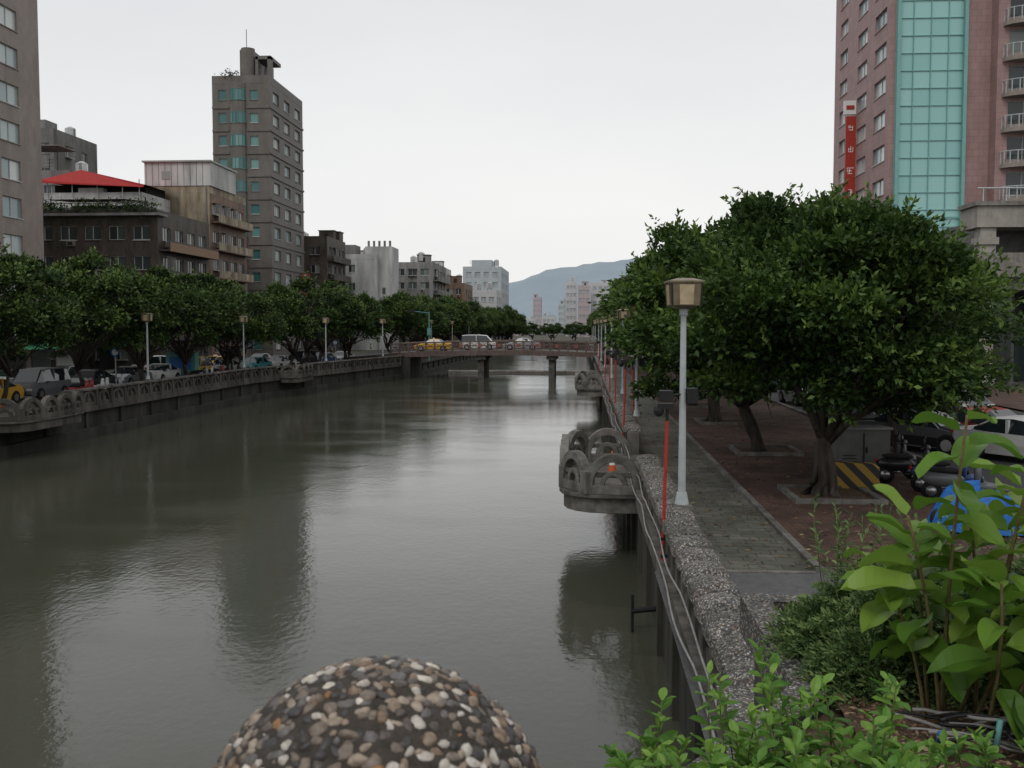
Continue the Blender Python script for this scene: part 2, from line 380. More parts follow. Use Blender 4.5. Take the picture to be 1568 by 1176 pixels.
# retaining walls
mb=MB()
xs=lx
for i in range(4):
    (xa,ya),(xb,yb)=xs[i],xs[i+1]
    def strip(o1,z0,z1,m):
        mb.prism([(xa-.5,ya),(xa+o1,ya),(xb+o1,yb),(xb-.5,yb)],z0,z1,m)
    strip(.0,-2,1.45,concd); strip(.28,1.45,1.72,concw); strip(.35,-2,.55,concd)
    n=int((yb-ya)/4)
    for j in range(n):
        t_=(j+.5)/n; x=xa+(xb-xa)*t_; y=ya+(yb-ya)*t_
        mb.box(x-.1,x+.14,y-.12,y+.12,.56,1.44,concd)
mb.build('left_retaining_wall')
mb=MB()
mb.box(1.5,1.95,-40,YE,-2,1.5,concd); mb.box(1.38,1.95,8.9,YE,1.5,1.9,conc)
for j in range(86): mb.box(1.4,1.5,9+j*3,9.25+j*3,-1,1.49,concd)
mb.build('right_retaining_wall')

# openwork balustrades
def balus(name,pts,zb,step,top_m,body_m,th=.26,near=False,ztop=2.72):
    mb=MB()
    for (a,b_) in zip(pts[:-1],pts[1:]):
        a=Vector(a); b2=Vector(b_); L=(b2-a).length; n=max(1,round(L/step)); d=(b2-a)/n; ang=math.atan2(d.y,d.x)
        for i in range(n):
            p=a+d*i; q=p+d; c=(p+q)/2; l=d.length
            mb.box(p.x-.11,p.x+.11,p.y-th/2-.01,p.y+th/2+.01,zb,ztop-.12,body_m,rot=ang)
            mb.box(c.x-l/2+.1,c.x+l/2-.1,c.y-th/2+.03,c.y+th/2-.03,zb,zb+.22,body_m,rot=ang)
            u=d.normalized()
            mb.arch(p+u*.12,q-u*.12,zb+.2,ztop-zb-.36,th*.72,.14,body_m,9)
            mb.box(c.x-.07,c.x+.07,c.y-th/2+.05,c.y+th/2-.05,zb+.2,ztop-.22,body_m,rot=ang)
            m=8; w=th+(.1 if not near else .26); vs=[]; nv=Vector((u.y,-u.x))
            hg=.24 if near else .14; jz=random.uniform(-.015,.015) if near else 0
            SS=[(.03,.12,.86),(.08,.6,.95),(.2,.9,1),(.5,1,1.02),(.8,.9,1),(.92,.6,.95),(.97,.12,.86)] if near else [(.01,1,1),(.99,1,1)]
            for (s_,hh,ww) in SS:
                base=p+(q-p)*s_
                for k_ in range(m+1):
                    t_=math.pi*k_/m; o=base+nv*(-math.cos(t_)*w/2*ww); vs.append((o.x,o.y,ztop-.14+jz+hg*hh*math.sin(t_)**.55))
            ns=len(SS); fs=[]
            for r_ in range(ns-1):
                fs+=[(r_*(m+1)+k_,r_*(m+1)+k_+1,(r_+1)*(m+1)+k_+1,(r_+1)*(m+1)+k_) for k_ in range(m)]+[(r_*(m+1),(r_+1)*(m+1),(r_+1)*(m+1)+m,r_*(m+1)+m)]
            fs+=[tuple(range(m+1)),tuple((ns-1)*(m+1)+k_ for k_ in range(m+1))[::-1]]
            mb.add(vs,fs,top_m)
            if near: mb.box(c.x-l/2+.002,c.x+l/2-.002,c.y-th/2-.02,c.y+th/2+.02,ztop-.22,ztop-.135,darkin if False else body_m,rot=ang)
    return mb.build(name)
def bay(name,x0,y0,y1,prot,sgn,z=1.65,bm_=None):
    """curved look-out bay with humped open arches; wall side at x0, projecting prot*sgn"""
    B=bm_ or concm
    r=min(1.1,(y1-y0)/2-.1,prot-.1); P=[(x0,y0)]
    for i in range(5):
        t_=math.pi/2*i/4; P.append((x0+sgn*(prot-r+r*math.sin(t_)),y0+r-r*math.cos(t_)))
    for i in range(5):
        t_=math.pi/2*i/4; P.append((x0+sgn*(prot-r+r*math.cos(t_)),y1-r+r*math.sin(t_)))
    P.append((x0,y1))
    mb=MB(); poly=P
    mb.prism(poly,z-.42,z-.02,B)
    Q=[(x0+(x-x0)*1.06,(y-(y0+y1)/2)*1.04+(y0+y1)/2) for x,y in poly]; mb.prism(Q,z-.02,z+.07,conc)
    path=[Vector(p) for p in P]; L=sum((path[i+1]-path[i]).length for i in range(len(path)-1)); n=max(5,round(L/1.35))
    def at(s):
        for i in range(len(path)-1):
            l=(path[i+1]-path[i]).length
            if s<=l: return path[i]+(path[i+1]-path[i])*(s/l)
            s-=l
        return path[-1]
    pts=[at(L*i/n) for i in range(n+1)]
    for i in range(n):
        a,b2=pts[i],pts[i+1]; d=(b2-a); l=d.length; d.normalize(); ang=math.atan2(d.y,d.x); c=(a+b2)/2
        mb.box(c.x-l/2-.03,c.x+l/2+.03,c.y-.1,c.y+.1,z+.07,z+.30,B,rot=ang)
        mb.arch(a-d*.09,b2+d*.09,z+.22,.90,.24,.22,B,14)
        mb.arch(a+d*.3,b2-d*.3,z+.25,.42,.18,.13,B,8)
        mb.box(a.x-.15,a.x+.15,a.y-.14,a.y+.14,z+.07,z+.66,B,rot=ang)
        mb.box(c.x-l/2,c.x+l/2,c.y-.07,c.y+.07,z+.5,z+.62,conc,rot=ang)
    return mb.build(name,bevel=.018)
balus('right_balustrade',[(1.68,8.9),(1.68,25.2)],1.9,.8,pebble,conc,.36,True)
balus('right_balustrade',[(1.68,32.2),(1.68,68)],1.9,.85,pebble,conc,.36,True)
balus('right_balustrade',[(1.68,74.5),(1.68,113)],1.9,1.7,pebble,conc,.36)
balus('right_balustrade',[(1.68,123),(1.68,260)],1.9,3,pebble,conc,.36)
balus('left_balustrade',[(-26.5,5),(-26.5,42.5)],1.72,1.7,concw,concw,.26)
balus('left_balustrade',[(-26.5,49.2),(-26.5,78),(-25.65,83)],1.72,1.7,concw,concw,.26)
balus('left_balustrade',[(-24.7,89),(-20.2,116)],1.72,1.7,concw,concw,.26)
balus('left_balustrade',[(-20,124),(-18.1,198),(-18.1,260)],1.72,3,concw,concw,.26)
bay('lookout_bay',1.5,25.3,31.8,1.95,-1)
bay('lookout_bay',1.5,68.2,74.4,1.8,-1)
bay('lookout_bay',-26.5,42.7,49.0,1.5,1,bm_=concw)
bay('lookout_bay',-25.5,83.0,88.8,1.5,1,bm_=concw)
mb=MB(); mb.prism([(1.28,8.05),(2.02,8.05),(2.02,8.85),(1.28,8.85)],-1,2.55,conc); mb.prism([(1.22,8.0),(2.08,8.0),(2.08,8.88),(1.22,8.88)],2.551,2.78,pebble)
mb.build('balustrade_end_post',bevel=.05)
mb=MB(); cabm=M('old_grey_conduit',(.32,.32,.31),(.2,.2,.19),4,.6)
for (x,z,r,m,ph) in ((1.41,2.30,.016,cabm,0),(1.36,1.97,.018,cabm,2)):
    pts=[(x+.03*math.sin(y*1.1+ph)-.02,y,z-.07*abs(math.sin(y*.9+ph))+.03*math.sin(y*.37)) for y in np.arange(8.3,60,.35)]
    mb.tube(pts,r,m,6)
mb.build('cable_conduit',smooth=True)
mb=MB(); mb.tube([(1.5,19.5,.45),(1.0,19.4,.42)],.06,metal_d,8); mb.tube([(1.02,19.4,.75),(1.02,19.4,-.3)],.035,metal_d,6); mb.build('drain_pipe')

# ------------------------------------------------------------ street lamps
def lamp(x,y,z,fix=True):
    mb=MB()
    mb.box(-.17,.17,-.17,.17,0,.10,conc); mb.tube([(0,0,.1),(0,0,.32)],[.13,.09],metal_w,14); mb.tube([(0,0,.32),(0,0,3.62)],[.07,.05],metal_w,14)
    mb.tube([(0,0,3.5),(0,0,3.62)],[.075,.075],metal_w,12)
    zt=3.62
    def frus(w0,w1,z0,z1,m):
        vs=[(sx*w0/2,sy*w0/2,z0) for sx,sy in ((-1,-1),(1,-1),(1,1),(-1,1))]+[(sx*w1/2,sy*w1/2,z1) for sx,sy in ((-1,-1),(1,-1),(1,1),(-1,1))]
        mb.add(vs,[(0,3,2,1),(4,5,6,7),(0,1,5,4),(1,2,6,5),(2,3,7,6),(3,0,4,7)],m)
    frus(.26,.46,zt,zt+.05,lamps)
    frus(.52,.58,zt+.05,zt+.45,lamps)
    for s in (0,1,2,3):
        a=s*math.pi/2; c_,s_=math.cos(a),math.sin(a)
        vs=[]
        for (u,w,zz) in ((-.12,.268,zt+.07),(.12,.268,zt+.07),(.13,.294,zt+.42),(-.13,.294,zt+.42)): vs.append((u*c_+w*s_,u*s_-w*c_,zz))
        mb.add(vs,[(0,1,2,3)],lampg)
        for (u0,u1) in ((-.262,-.235),(.235,.262)):
            vs=[(u*c_+w*s_,u*s_-w*c_,zz) for (u,w,zz) in ((u0,.27,zt+.06),(u1,.27,zt+.06),(u1*1.08,.298,zt+.44),(u0*1.08,.298,zt+.44))]; mb.add(vs,[(0,1,2,3)],metal_d)
    frus(.62,.62,zt+.45,zt+.49,lamps); frus(.60,.26,zt+.49,zt+.54,lamps)
    if fix:
        mb.tube([(-.35,-.02,2.05),(.18,-.02,2.12)],.022,metal_d,6); mb.box(-.42,-.2,-.16,.1,1.96,2.16,metal_d); mb.box(.06,.24,-.18,.1,1.93,2.2,metal_d)
    return mb.build('street_lamp',loc=(x,y,z),bevel=.006,rotz=random.uniform(-.12,.12))
lamp(1.82,18.0,2.70)
for y in (36,48): lamp(2.0,y,2.68)
for y in (63,79,95,110): lamp(1.9,y,2.68,False)
for y in (40.5,59.5,77,93,108): lamp(bankL(y)-.1,y,2.68,False)
for y in (130,148,166): lamp(bankL(y),y,2.68,False); lamp(1.8,y,2.68,False)
def redpole(x,y,z0,z1,lean=.06):
    mb=MB(); mb.tube([(0,0,z0),(lean,0,z1)],.03,redp,8); mb.tube([(lean,0,z1),(lean,0,z1+.22)],.028,metal_d,8)
    mb.box(lean-.17,lean+.1,-.08,.08,z1+.2,z1+.3,metal_d); mb.ell((lean-.14,0,z1+.18),(.09,.09,.11),metal_d,8,6)
    mb.box(-.03,.3,-.03,.03,z0+.35,z0+.4,metal_d); mb.box(-.03,.3,-.03,.03,z0+.05,z0+.1,metal_d)
    return mb.build('red_pole_spotlight',loc=(x,y,0))
redpole(1.40,17.0,2.0,4.40); redpole(1.40,33.0,2.2,4.6); redpole(1.42,42,2.2,4.6,.03); redpole(1.42,50,2.2,4.5,.02); redpole(1.95,37.2,2.7,4.4,-.04); redpole(1.42,60,2.2,4.5); redpole(1.42,82,2.2,4.5)

# ------------------------------------------------------------ far bridge
brm=M('bridge_brown_paint',(.17,.12,.10),(.10,.072,.062),3,.7,grime=.3)
brr=M('faded_red_panel',(.28,.10,.08),(.2,.08,.065),3,.7)
mb=MB()
def dz(x):
    u=(x+9)/12.0; return 3.25-.28*u*u
N=24; X0,X1=-22,2.6
for y0,y1,zz0,zz1,m in ((114.16,121.84,-.35,0,conc),(113.9,114.15,-.55,.02,brm),(121.85,122.1,-.55,.02,brm)):
    for i in range(N):
        xa=X0+(X1-X0)*i/N; xb=X0+(X1-X0)*(i+1)/N; za,zb_=dz(xa),dz(xb)
        vs=[(xa,y0,za+zz0),(xb,y0,zb_+zz0),(xb,y1,zb_+zz0),(xa,y1,za+zz0),(xa,y0,za+zz1),(xb,y0,zb_+zz1),(xb,y1,zb_+zz1),(xa,y1,za+zz1)]
        mb.add(vs,[(0,3,2,1),(4,5,6,7),(0,1,5,4),(2,3,7,6)],m)
for y in (114.05,121.95):
    for i in range(N+1):
        x=X0+(X1-X0)*i/N; z=dz(x); mb.box(x-.09,x+.09,y-.09,y+.09,z,z+1.12,brm)
        if i<N:
            xb=x+(X1-X0)/N; zb_=dz(xb); mb.tube([(x,y,z+.25),(xb,y,zb_+1)],.03,brm,4); mb.tube([(x,y,z+1),(xb,y,zb_+.25)],.03,brm,4)
    for h in (.25,.62,1.05):
        mb.tube([(X0+(X1-X0)*i/N,y,dz(X0+(X1-X0)*i/N)+h) for i in range(N+1)],.05 if h<1 else .09,brm,6)
for x in (-11.6,-3.4):
    mb.box(x-.35,x+.35,114.6,121.4,-1,2.2,conc); mb.box(x-.6,x+.6,114.2,121.8,2.2,2.72,conc)
mb.box(-22.5,-19.7,113.5,122.5,-1,2.4,concd); mb.box(1.4,3,113.5,122.5,-1,2.4,concd)
mb.add([(-36,114,G),(-22,114,2.9),(-22,122,2.9),(-36,122,G),(-36,114,G-.3),(-22,114,G-.3)],[(0,1,2,3),(4,5,1,0)],conc)
mb.add([(2.6,114,2.98),(12,114,G+.02),(12,122,G+.02),(2.6,122,2.98),(2.6,114,G-.3),(12,114,G-.3)],[(0,1,2,3),(4,5,1,0)],conc)
mb.build('road_bridge')
mb=MB(); mb.tube([(-17,127,.22),(1.4,127,.22)],.22,concl,10); mb.box(-17,1.4,126.5,127.5,-.2,.1,concl); mb.build('floating_boom')
mb=MB()
for x in np.arange(-14,1,2.2): mb.box(x,x+.4,113.86,113.89,dz(x)+.4,dz(x)+.8,brr)
mb.build('bridge_banners')
mb=MB(); mb.tube([(0,0,0),(0,0,6.2)],[.11,.07],tealp,8); mb.tube([(0,0,6),(-2.4,0,6.3)],.05,tealp,6); mb.box(-2.6,-1.8,-.12,.12,6.1,6.45,metal_d); mb.box(-.22,.22,-.2,.2,3.2,4.1,tealp)
mb.build('traffic_light',loc=(-19.2,125,G))

# ------------------------------------------------------------ buildings
def wall(mb,a,b,z0,z1,nfl,wins,sill,head,mw,mg,mf,depth=.2,mull=1,ac=0,rs=random):
    a=Vector((a[0],a[1],0)); b=Vector((b[0],b[1],0)); d=b-a; L=d.length; d.normalize(); n=Vector((d.y,-d.x,0))
    def P(u,z,o): p=a+d*u+n*o; return (p.x,p.y,z)
    def q(u0,u1,v0,v1,o,m): mb.add([P(u0,v0,o),P(u1,v0,o),P(u1,v1,o),P(u0,v1,o)],[(0,1,2,3)],m)
    def bx(u0,u1,v0,v1,o0,o1,m):
        vs=[P(u,v,o) for o in (o0,o1) for v in (v0,v1) for u in (u0,u1)]
        mb.add(vs,[(4,5,7,6),(0,1,5,4),(2,6,7,3),(0,4,6,2),(1,3,7,5)],m)
    fh=(z1-z0)/nfl; prev=z0
    if not wins: q(0,L,z0,z1,0,mw); return bx
    for f in range(nfl):
        s=z0+f*fh+sill; h=z0+f*fh+head
        q(0,L,prev,s,0,mw); prev=h; u=0
        for (u0,u1) in wins:
            q(u,u0,s,h,0,mw); u=u1
            w=(u1-u0)/(mull+1)
            for i in range(mull+1): q(u0+i*w,u0+(i+1)*w-.001,s,h,-depth,mg)
            mb.add([P(u0,s,0),P(u1,s,0),P(u1,s,-depth),P(u0,s,-depth)],[(0,1,2,3)],mw)
            mb.add([P(u0,h,0),P(u1,h,0),P(u1,h,-depth),P(u0,h,-depth)],[(0,1,2,3)],mw)
            mb.add([P(u0,s,0),P(u0,h,0),P(u0,h,-depth),P(u0,s,-depth)],[(0,1,2,3)],mw)
            mb.add([P(u1,s,0),P(u1,h,0),P(u1,h,-depth),P(u1,s,-depth)],[(0,1,2,3)],mw)
            for i in range(mull+2):
                uu=u0+i*w; bx(max(u0,uu-.035),min(u1,uu+.035),s,h,-depth+.005,-depth+.06,mf)
            bx(u0,u1,s,s+.06,-depth+.006,-depth+.065,mf); bx(u0,u1,h-.06,h,-depth+.006,-depth+.065,mf)
            bx(u0-.06,u1+.06,s-.08,s-.003,.003,.08,mf if rs.random()<.3 else mw)
            if ac and rs.random()<ac:
                uu=u0+rs.uniform(0,max(.1,u1-u0-.8)); bx(uu,uu+.75,s-.62,s-.1,.01,.42,concl)
                bx(uu+.1,uu+.6,s-.55,s-.18,.42,.43,metal_d)
            if ac and rs.random()<ac*.8:
                bx(u0-.08,u1+.08,s-.1,s-.04,.05,.5,metal_s); bx(u0-.08,u1+.08,h,h+.04,.02,.55,concl)
                k_=u0-.06
                while k_<u1+.06: bx(k_,k_+.03,s-.04,h,.46,.49,metal_s); k_+=.28
        q(u,L,s,h,0,mw)
    q(0,L,prev,z1,0,mw)
    return bx
def cols(L,n,w,m=None):
    g=(L-n*w)/(n+1); return [(g+i*(w+g),g+i*(w+g)+w) for i in range(n)]
def roofstuff(mb,x0,x1,y0,y1,z,rs,m=concl,n=3):
    mb.box(x0,x1,y0,y1,z,z+.02,conc)
    for (a,b_,c,d) in ((x0,x1,y0,y0+.2),(x0,x1,y1-.2,y1),(x0,x0+.2,y0+.2,y1-.2),(x1-.2,x1,y0+.2,y1-.2)): mb.box(a,b_,c,d,z+.02,z+.95,m)
    for i in range(n):
        cx=rs.uniform(x0+1.5,x1-1.5); cy=rs.uniform(y0+1.5,y1-1.5); k_=rs.random()
        if k_<.45:
            for sx in (-.5,.5):
                for sy in (-.5,.5): mb.box(cx+sx-.04,cx+sx+.04,cy+sy-.04,cy+sy+.04,z,z+1.3,metal_d)
            mb.tube([(cx,cy,z+1.3),(cx,cy,z+2.9)],.75,metal_s,12); mb.tube([(cx,cy,z+2.9),(cx,cy,z+3.2)],[.75,.2],metal_s,12)
        elif k_<.8: mb.box(cx-1.3,cx+1.3,cy-1.3,cy+1.3,z,z+2.5,m); mb.box(cx-1.45,cx+1.45,cy-1.45,cy+1.45,z+2.5,z+2.62,conc); mb.box(cx-.4,cx+.4,cy-1.34,cy-1.3,z,z+2,metal_d)
        else:
            mb.tube([(cx,cy,z),(cx,cy,z+3.2)],.04,metal_d,5)
            for h in (2.2,2.6,3.0): mb.tube([(cx-.6,cy,z+h),(cx+.6,cy,z+h)],.02,metal_d,4)
def building(name,x0,x1,y0,y1,z1,nfl,mw,mg,mf,fn=3,fw=1.6,sn=3,sw=1.6,street='E',ac=.3,sill=.95,head=2.35,blank=False,junk=3,mside=None,z0=G,balc=False):
    rs=random.Random(int(abs(x0*13+y0*7)))
    mb=MB(); ms=mside or mw
    wall(mb,(x0,y0),(x1,y0),z0,z1,nfl,[] if blank else cols(x1-x0,fn,fw),sill,head,ms,mg,mf,ac=ac*.5,rs=rs)
    if street=='E':
        wall(mb,(x1,y0),(x1,y1),z0,z1,nfl,cols(y1-y0,sn,sw),sill,head,mw,mg,mf,ac=ac,rs=rs); wall(mb,(x0,y1),(x0,y0),z0,z1,nfl,[],0,0,ms,mg,mf)
    else:
        wall(mb,(x0,y1),(x0,y0),z0,z1,nfl,cols(y1-y0,sn,sw),sill,head,mw,mg,mf,ac=ac,rs=rs); wall(mb,(x1,y0),(x1,y1),z0,z1,nfl,[],0,0,ms,mg,mf)
    wall(mb,(x1,y1),(x0,y1),z0,z1,nfl,[],0,0,ms,mg,mf)
    if balc and street=='E':
        fh=(z1-z0)/nfl
        for f in range(1,nfl): 
            mb.box(x1+.003,x1+1.1,y0+.4,y1-.4,z0+f*fh-.15,z0+f*fh,mw); mb.box(x1+1.0,x1+1.1,y0+.4,y1-.4,z0+f*fh,z0+f*fh+.9,ms)
    roofstuff(mb,x0,x1,y0,y1,z1,rs,ms,junk)
    return mb
tile_pk=tile_mat('beige_pink_tiles',(.34,.28,.25),(.30,.25,.22),(.22,.185,.165),.22,.1,grime=.12)
tile_rd=tile_mat('red_brown_granite',(.35,.225,.215),(.31,.20,.19),(.24,.16,.155),.9,.6,grime=.08)
tile_gr=tile_mat('grey_brown_tiles',(.19,.172,.155),(.16,.146,.132),(.11,.10,.092),.25,.12,grime=.12)
tile_yl=M('stained_yellow_plaster',(.50,.43,.31),(.17,.13,.09),.8,.85,streak=True,grime=.55)
tile_or=tile_mat('orange_brown_tiles',(.28,.16,.105),(.23,.13,.09),(.13,.09,.07),.22,.1,grime=.35)
tile_dk=tile_mat('dark_brown_tiles',(.125,.10,.085),(.10,.08,.068),(.06,.05,.044),.22,.1,grime=.4)
pl_w=M('white_plaster',(.60,.60,.58),(.40,.40,.39),.7,.85,streak=True,grime=.35)
pl_g=M('grey_plaster',(.29,.285,.275),(.17,.168,.162),.8,.85,streak=True,grime=.4)
pl_p=M('pink_tiles',(.40,.27,.25),(.3,.21,.2),.8,.85,grime=.2)
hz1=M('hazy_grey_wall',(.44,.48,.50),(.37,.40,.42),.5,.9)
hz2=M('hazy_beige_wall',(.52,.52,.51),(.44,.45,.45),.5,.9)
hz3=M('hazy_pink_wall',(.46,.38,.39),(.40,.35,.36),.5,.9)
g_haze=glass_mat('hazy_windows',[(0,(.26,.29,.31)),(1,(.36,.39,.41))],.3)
redroof=M('red_sheet_roof',(.50,.035,.03),(.38,.03,.028),2,.5)

# left edge building
mb=MB()
wall(mb,(-62,55),(-47,55),G,48,15,cols(15,4,1.7),1,2.5,tile_pk,g_teal,white_fr)
wall(mb,(-47,55),(-47,84.7),G,48,15,[(1.5,3.7),(6,8.2),(10.5,12.7),(14.5,16.7),(19.6,21.4),(23.6,26.4),],1,2.65,tile_pk,g_light,white_fr)
wall(mb,(-47,84.7),(-62,84.7),G,48,15,[],0,0,tile_pk,g_teal,white_fr); mb.box(-62,-47,55,84.7,48,48.3,conc)
mb.box(-47,-45.8,58,83,G+3.2,G+3.5,conc)
mb.build('office_tower')
# dark apartment house with roof garden
mb=building('apartment',-56,-42.5,98,112,16.8,5,tile_dk,g_dark,white_fr,5,1.7,4,2.0,ac=.5,junk=0,mside=tile_dk,balc=True)
mb.box(-56.8,-42,97.2,99.5,17.1,17.35,pl_g)
for i in range(18): mb.box(-55.5+i*.75,-55.46+i*.75,97.25,97.3,17.35,18.35,metal_d)
mb.box(-55.5,-43,97.24,97.31,18.3,18.36,metal_d)
for x in (-54.5,-51,-47.5,-44.5): mb.tube([(x,99.8,16.8),(x,99.8,19.2)],.06,metal_d,6)
mb.box(-54.5,-47,104,111,16.9,18.9,tile_dk); mb.box(-53,-50,103.93,103.99,17.4,18.7,g_dark)
mb.add([(-55,99.4,19.0),(-46.5,99.4,19.0),(-46.5,105,19.4),(-55,105,19.4)],[(0,1,2,3)],M('rusty_sheet',(.16,.13,.11),(.09,.07,.06),2,.7))
mb.box(-41.4,-41.3,98.4,111.6,13.6,14.5,M('balcony_tan',(.3,.2,.13)))
o=mb.build('apartment_building')
rs=np.random.default_rng(5); P=[]; 
for i in range(14):
    if i in (4,9): continue
    c=np.array([-55.5+i*.95,98.2+rs.uniform(-.4,.4),17.9]); P.append(c+rs.normal(size=(150,3))*[.35,.3,.42])
P=np.concatenate(P); quads_obj('rooftop_plants',leaf_quads(P,rs.normal(size=P.shape),.3,.5,rs),rs.uniform(0,.8,len(P)),ficus_far,o)
# red roofed house
mb=building('h',-62.5,-50.8,113,121,20.6,6,pl_w,g_dark,white_fr,3,2.2,2,1.8,ac=.4,junk=0)
mb.add([(-62.8,112.2,22.9),(-50.2,112.2,22.3),(-50.2,121.5,22.7),(-62.8,121.5,23.2),(-57.8,112.6,24.1),(-57.8,121.5,24.3)],[(0,4,5,3),(4,1,2,5)],redroof)
mb.add([(-62.8,112.2,22.6),(-50.2,112.2,22.0),(-50.2,112.2,22.3),(-57.8,112.6,24.1),(-62.8,112.2,22.9)],[(0,1,2,3,4)],redroof)
mb.box(-62,-51,114.5,120,21.5,22.6,darkin); mb.box(-58.5,-55.5,113.2,114.2,20.6,22.1,pl_w)
for x in (-62,-59,-56,-53,-51): mb.tube([(x,112.8,21),(x,112.8,23)],.06,metal_w,5)
mb.build('red_roofed_house')
mb=building('h',-75.5,-70.4,130,142,31.5,9,pl_g,g_dark,white_fr,2,1.6,2,1.6,junk=1); mb.box(-74.5,-72,131,134,31.5,33.8,pl_g); mb.build('grey_apartment_building')
mb=building('h',-70,-62,118,128,24.0,7,pl_g,g_dark,white_fr,2,1.8,2,1.6,junk=2); 
for x in (-69,-66.5,-64): mb.tube([(x,119,24),(x,119,28)],.06,metal_d,5)
mb.box(-69.4,-63.6,118.5,123,28,28.12,pl_g); mb.build('rooftop_shed_building')
mb=building('h',-66,-57,88,98,17.5,5,pl_w,g_dark,white_fr,3,1.8,2,1.6,junk=3); mb.build('white_terrace_building')
mb=building('h',-54.3,-46.2,122,135.5,22.6,6,tile_or,g_dark,white_fr,1,1.0,4,2.1,ac=.6,blank=True,mside=tile_yl,junk=0,balc=True)
mb.box(-54.4,-46.0,121.9,131,23.5,26.4,pl_w); mb.prism([(-54.6,121.6),(-45.8,121.6),(-45.8,131.2),(-54.6,131.2)],26.4,26.6,M('sheet_metal',(.35,.35,.33),(.28,.28,.26),3,.5))
for x in np.arange(-54.2,-46.2,.8): mb.box(x,x+.05,121.86,121.9,23.5,26.4,pl_g)
mb.box(-52.2,-51.2,121.84,121.9,24.3,25.3,g_dark); mb.tube([(-46.6,121.85,G),(-46.6,121.85,23.4)],.08,pl_g,6); mb.build('stained_apartment_building')
# main tower
mb=MB(); fl=12; zt=41.0
x0,x1,y0,y1=-53.5,-45,143,160
wall(mb,(x0,y0),(-50.9,y0),G,zt,fl,[(.9,2.1)],1.0,2.5,tile_gr,g_teal,white_fr,mull=0)
pts=[(-50.9,143)]
for i in range(1,7):
    t_=math.pi*i/7; pts.append((-49.7-1.2*math.cos(t_),143-.75*math.sin(t_)))
pts.append((-48.5,143))
for i in range(7):
    L=(Vector(pts[i+1])-Vector(pts[i])).length
    wall(mb,pts[i],pts[i+1],G,zt,fl,[(.03,L-.03)] ,.95,2.55,tile_gr,g_teal,tealp,depth=.06,mull=0)
wall(mb,(-48.5,y0),(x1,y0),G,zt,fl,[(.55,1.75)],1.0,2.4,tile_gr,g_teal,white_fr,mull=0)
wall(mb,(x1,y0),(x1,y1),G,zt,fl,[(1.6,4.4),(7,9.8),(12.6,15.4)],.9,2.5,tile_gr,g_light,white_fr,depth=.3)
wall(mb,(x1,y1),(x0,y1),G,zt,fl,[],0,0,tile_gr,g_light,white_fr); wall(mb,(x0,y1),(x0,y0),G,zt,fl,[],0,0,tile_gr,g_light,white_fr)
for f in range(1,fl): 
    zf=G+(zt-G)/fl*f; mb.box(x1+.004,x1+.16,y0,y1,zf-.22,zf+.05,tile_gr); mb.box(x0,-51,y0-.14,y0-.003,zf-.22,zf+.05,tile_gr); mb.box(-48.4,x1,y0-.14,y0-.003,zf-.22,zf+.05,tile_gr)
mb.prism([(x0,y0),(x1,y0),(x1,y1),(x0,y1)],zt,zt+.1,conc)
mb.box(x0,x1,y0,y0+.25,zt+.1,zt+1.2,tile_gr); mb.box(x1-.25,x1,y0+.25,y1,zt+.1,zt+1.2,tile_gr); mb.box(x0,x0+.25,y0+.25,y1,zt+.1,zt+1.2,tile_gr)
mb.box(-50,-48.1,145,151,zt,46.4,tile_gr); mb.tube([(-48.9,145.4,zt),(-48.9,145.4,46.6)],1.0,tile_gr,16)
mb.box(-47.7,-47.3,145,146,zt,45.4,tile_gr); mb.box(-45.9,-45.4,145,146,zt,45.4,tile_gr); mb.box(-47.7,-45.4,145,150,45.0,45.5,tile_gr); mb.tube([(-46.6,148,zt),(-46.6,148,44.4)],.7,pl_w,12)
mb.tube([(-49.3,146,46.4),(-49.3,146,49.6)],.05,metal_d,5)
o=mb.build('apartment_tower')
P=rs.normal(size=(260,3))*[.8,.4,.4]+np.array([-50.9,143.4,42.3]); quads_obj('rooftop_plants',leaf_quads(P,rs.normal(size=P.shape),.3,.5,rs),rs.uniform(0,.6,260),ficus_far,o)
def glyph_sign(name,x0,x1,y,z0,z1,n,m,mc,rsd=1):
    mb=MB(); r_=random.Random(rsd); mb.box(x0,x1,y,y+.3,z0,z1,m)
    hh=(z1-z0)/n; w=x1-x0
    for i in range(n):
        zc=z0+hh*(i+.5); s=min(hh,w)*.36
        for k_ in range(r_.choice((2,3,3))): zz=zc+s*(k_-1)*.8; l=r_.uniform(.4,1)*s; ox=r_.uniform(-.1,.1)*s; mb.box((x0+x1)/2-l+ox,(x0+x1)/2+l+ox,y-.02,y-.003,zz-s*.09,zz+s*.09,mc)
        for k_ in range(r_.choice((2,3))): xx=(x0+x1)/2+s*r_.uniform(-.8,.8); mb.box(xx-s*.08,xx+s*.08,y-.024,y-.0035,zc-s*r_.uniform(.2,1),zc+s*r_.uniform(.2,1.1),mc)
    return mb.build(name)
signw=M('sign_white',(.75,.75,.73),(.65,.65,.63),3,.5); sigy=M('sign_yellow',(.6,.42,.06)); sigb=M('sign_blue',(.05,.16,.4)); sigg=M('sign_green',(.05,.28,.14))
glyph_sign('vertical_sign',-44.9,-43.6,158,10,14.5,4,redp,signw,2)
mb=building('h',-46,-42,163,176,20,6,tile_dk,g_dark,white_fr,1,1.5,4,1.8,junk=2,balc=True); mb.build('narrow_apartment_building')
mb=building('h',-46.6,-37.5,181,198,18.3,5,pl_w,g_dark,white_fr,1,1.2,4,1.8,mside=pl_w,junk=3,ac=.2); mb.box(-40,-35,183,190,G,20.8,pl_w); mb.box(-46,-41.5,181.5,186,19.26,21,pl_g)
for i in range(5): mb.tube([(-39.5+i*1.0,184,20.8),(-39.5+i*1.0,184,21.9)],.22,pl_g,8)
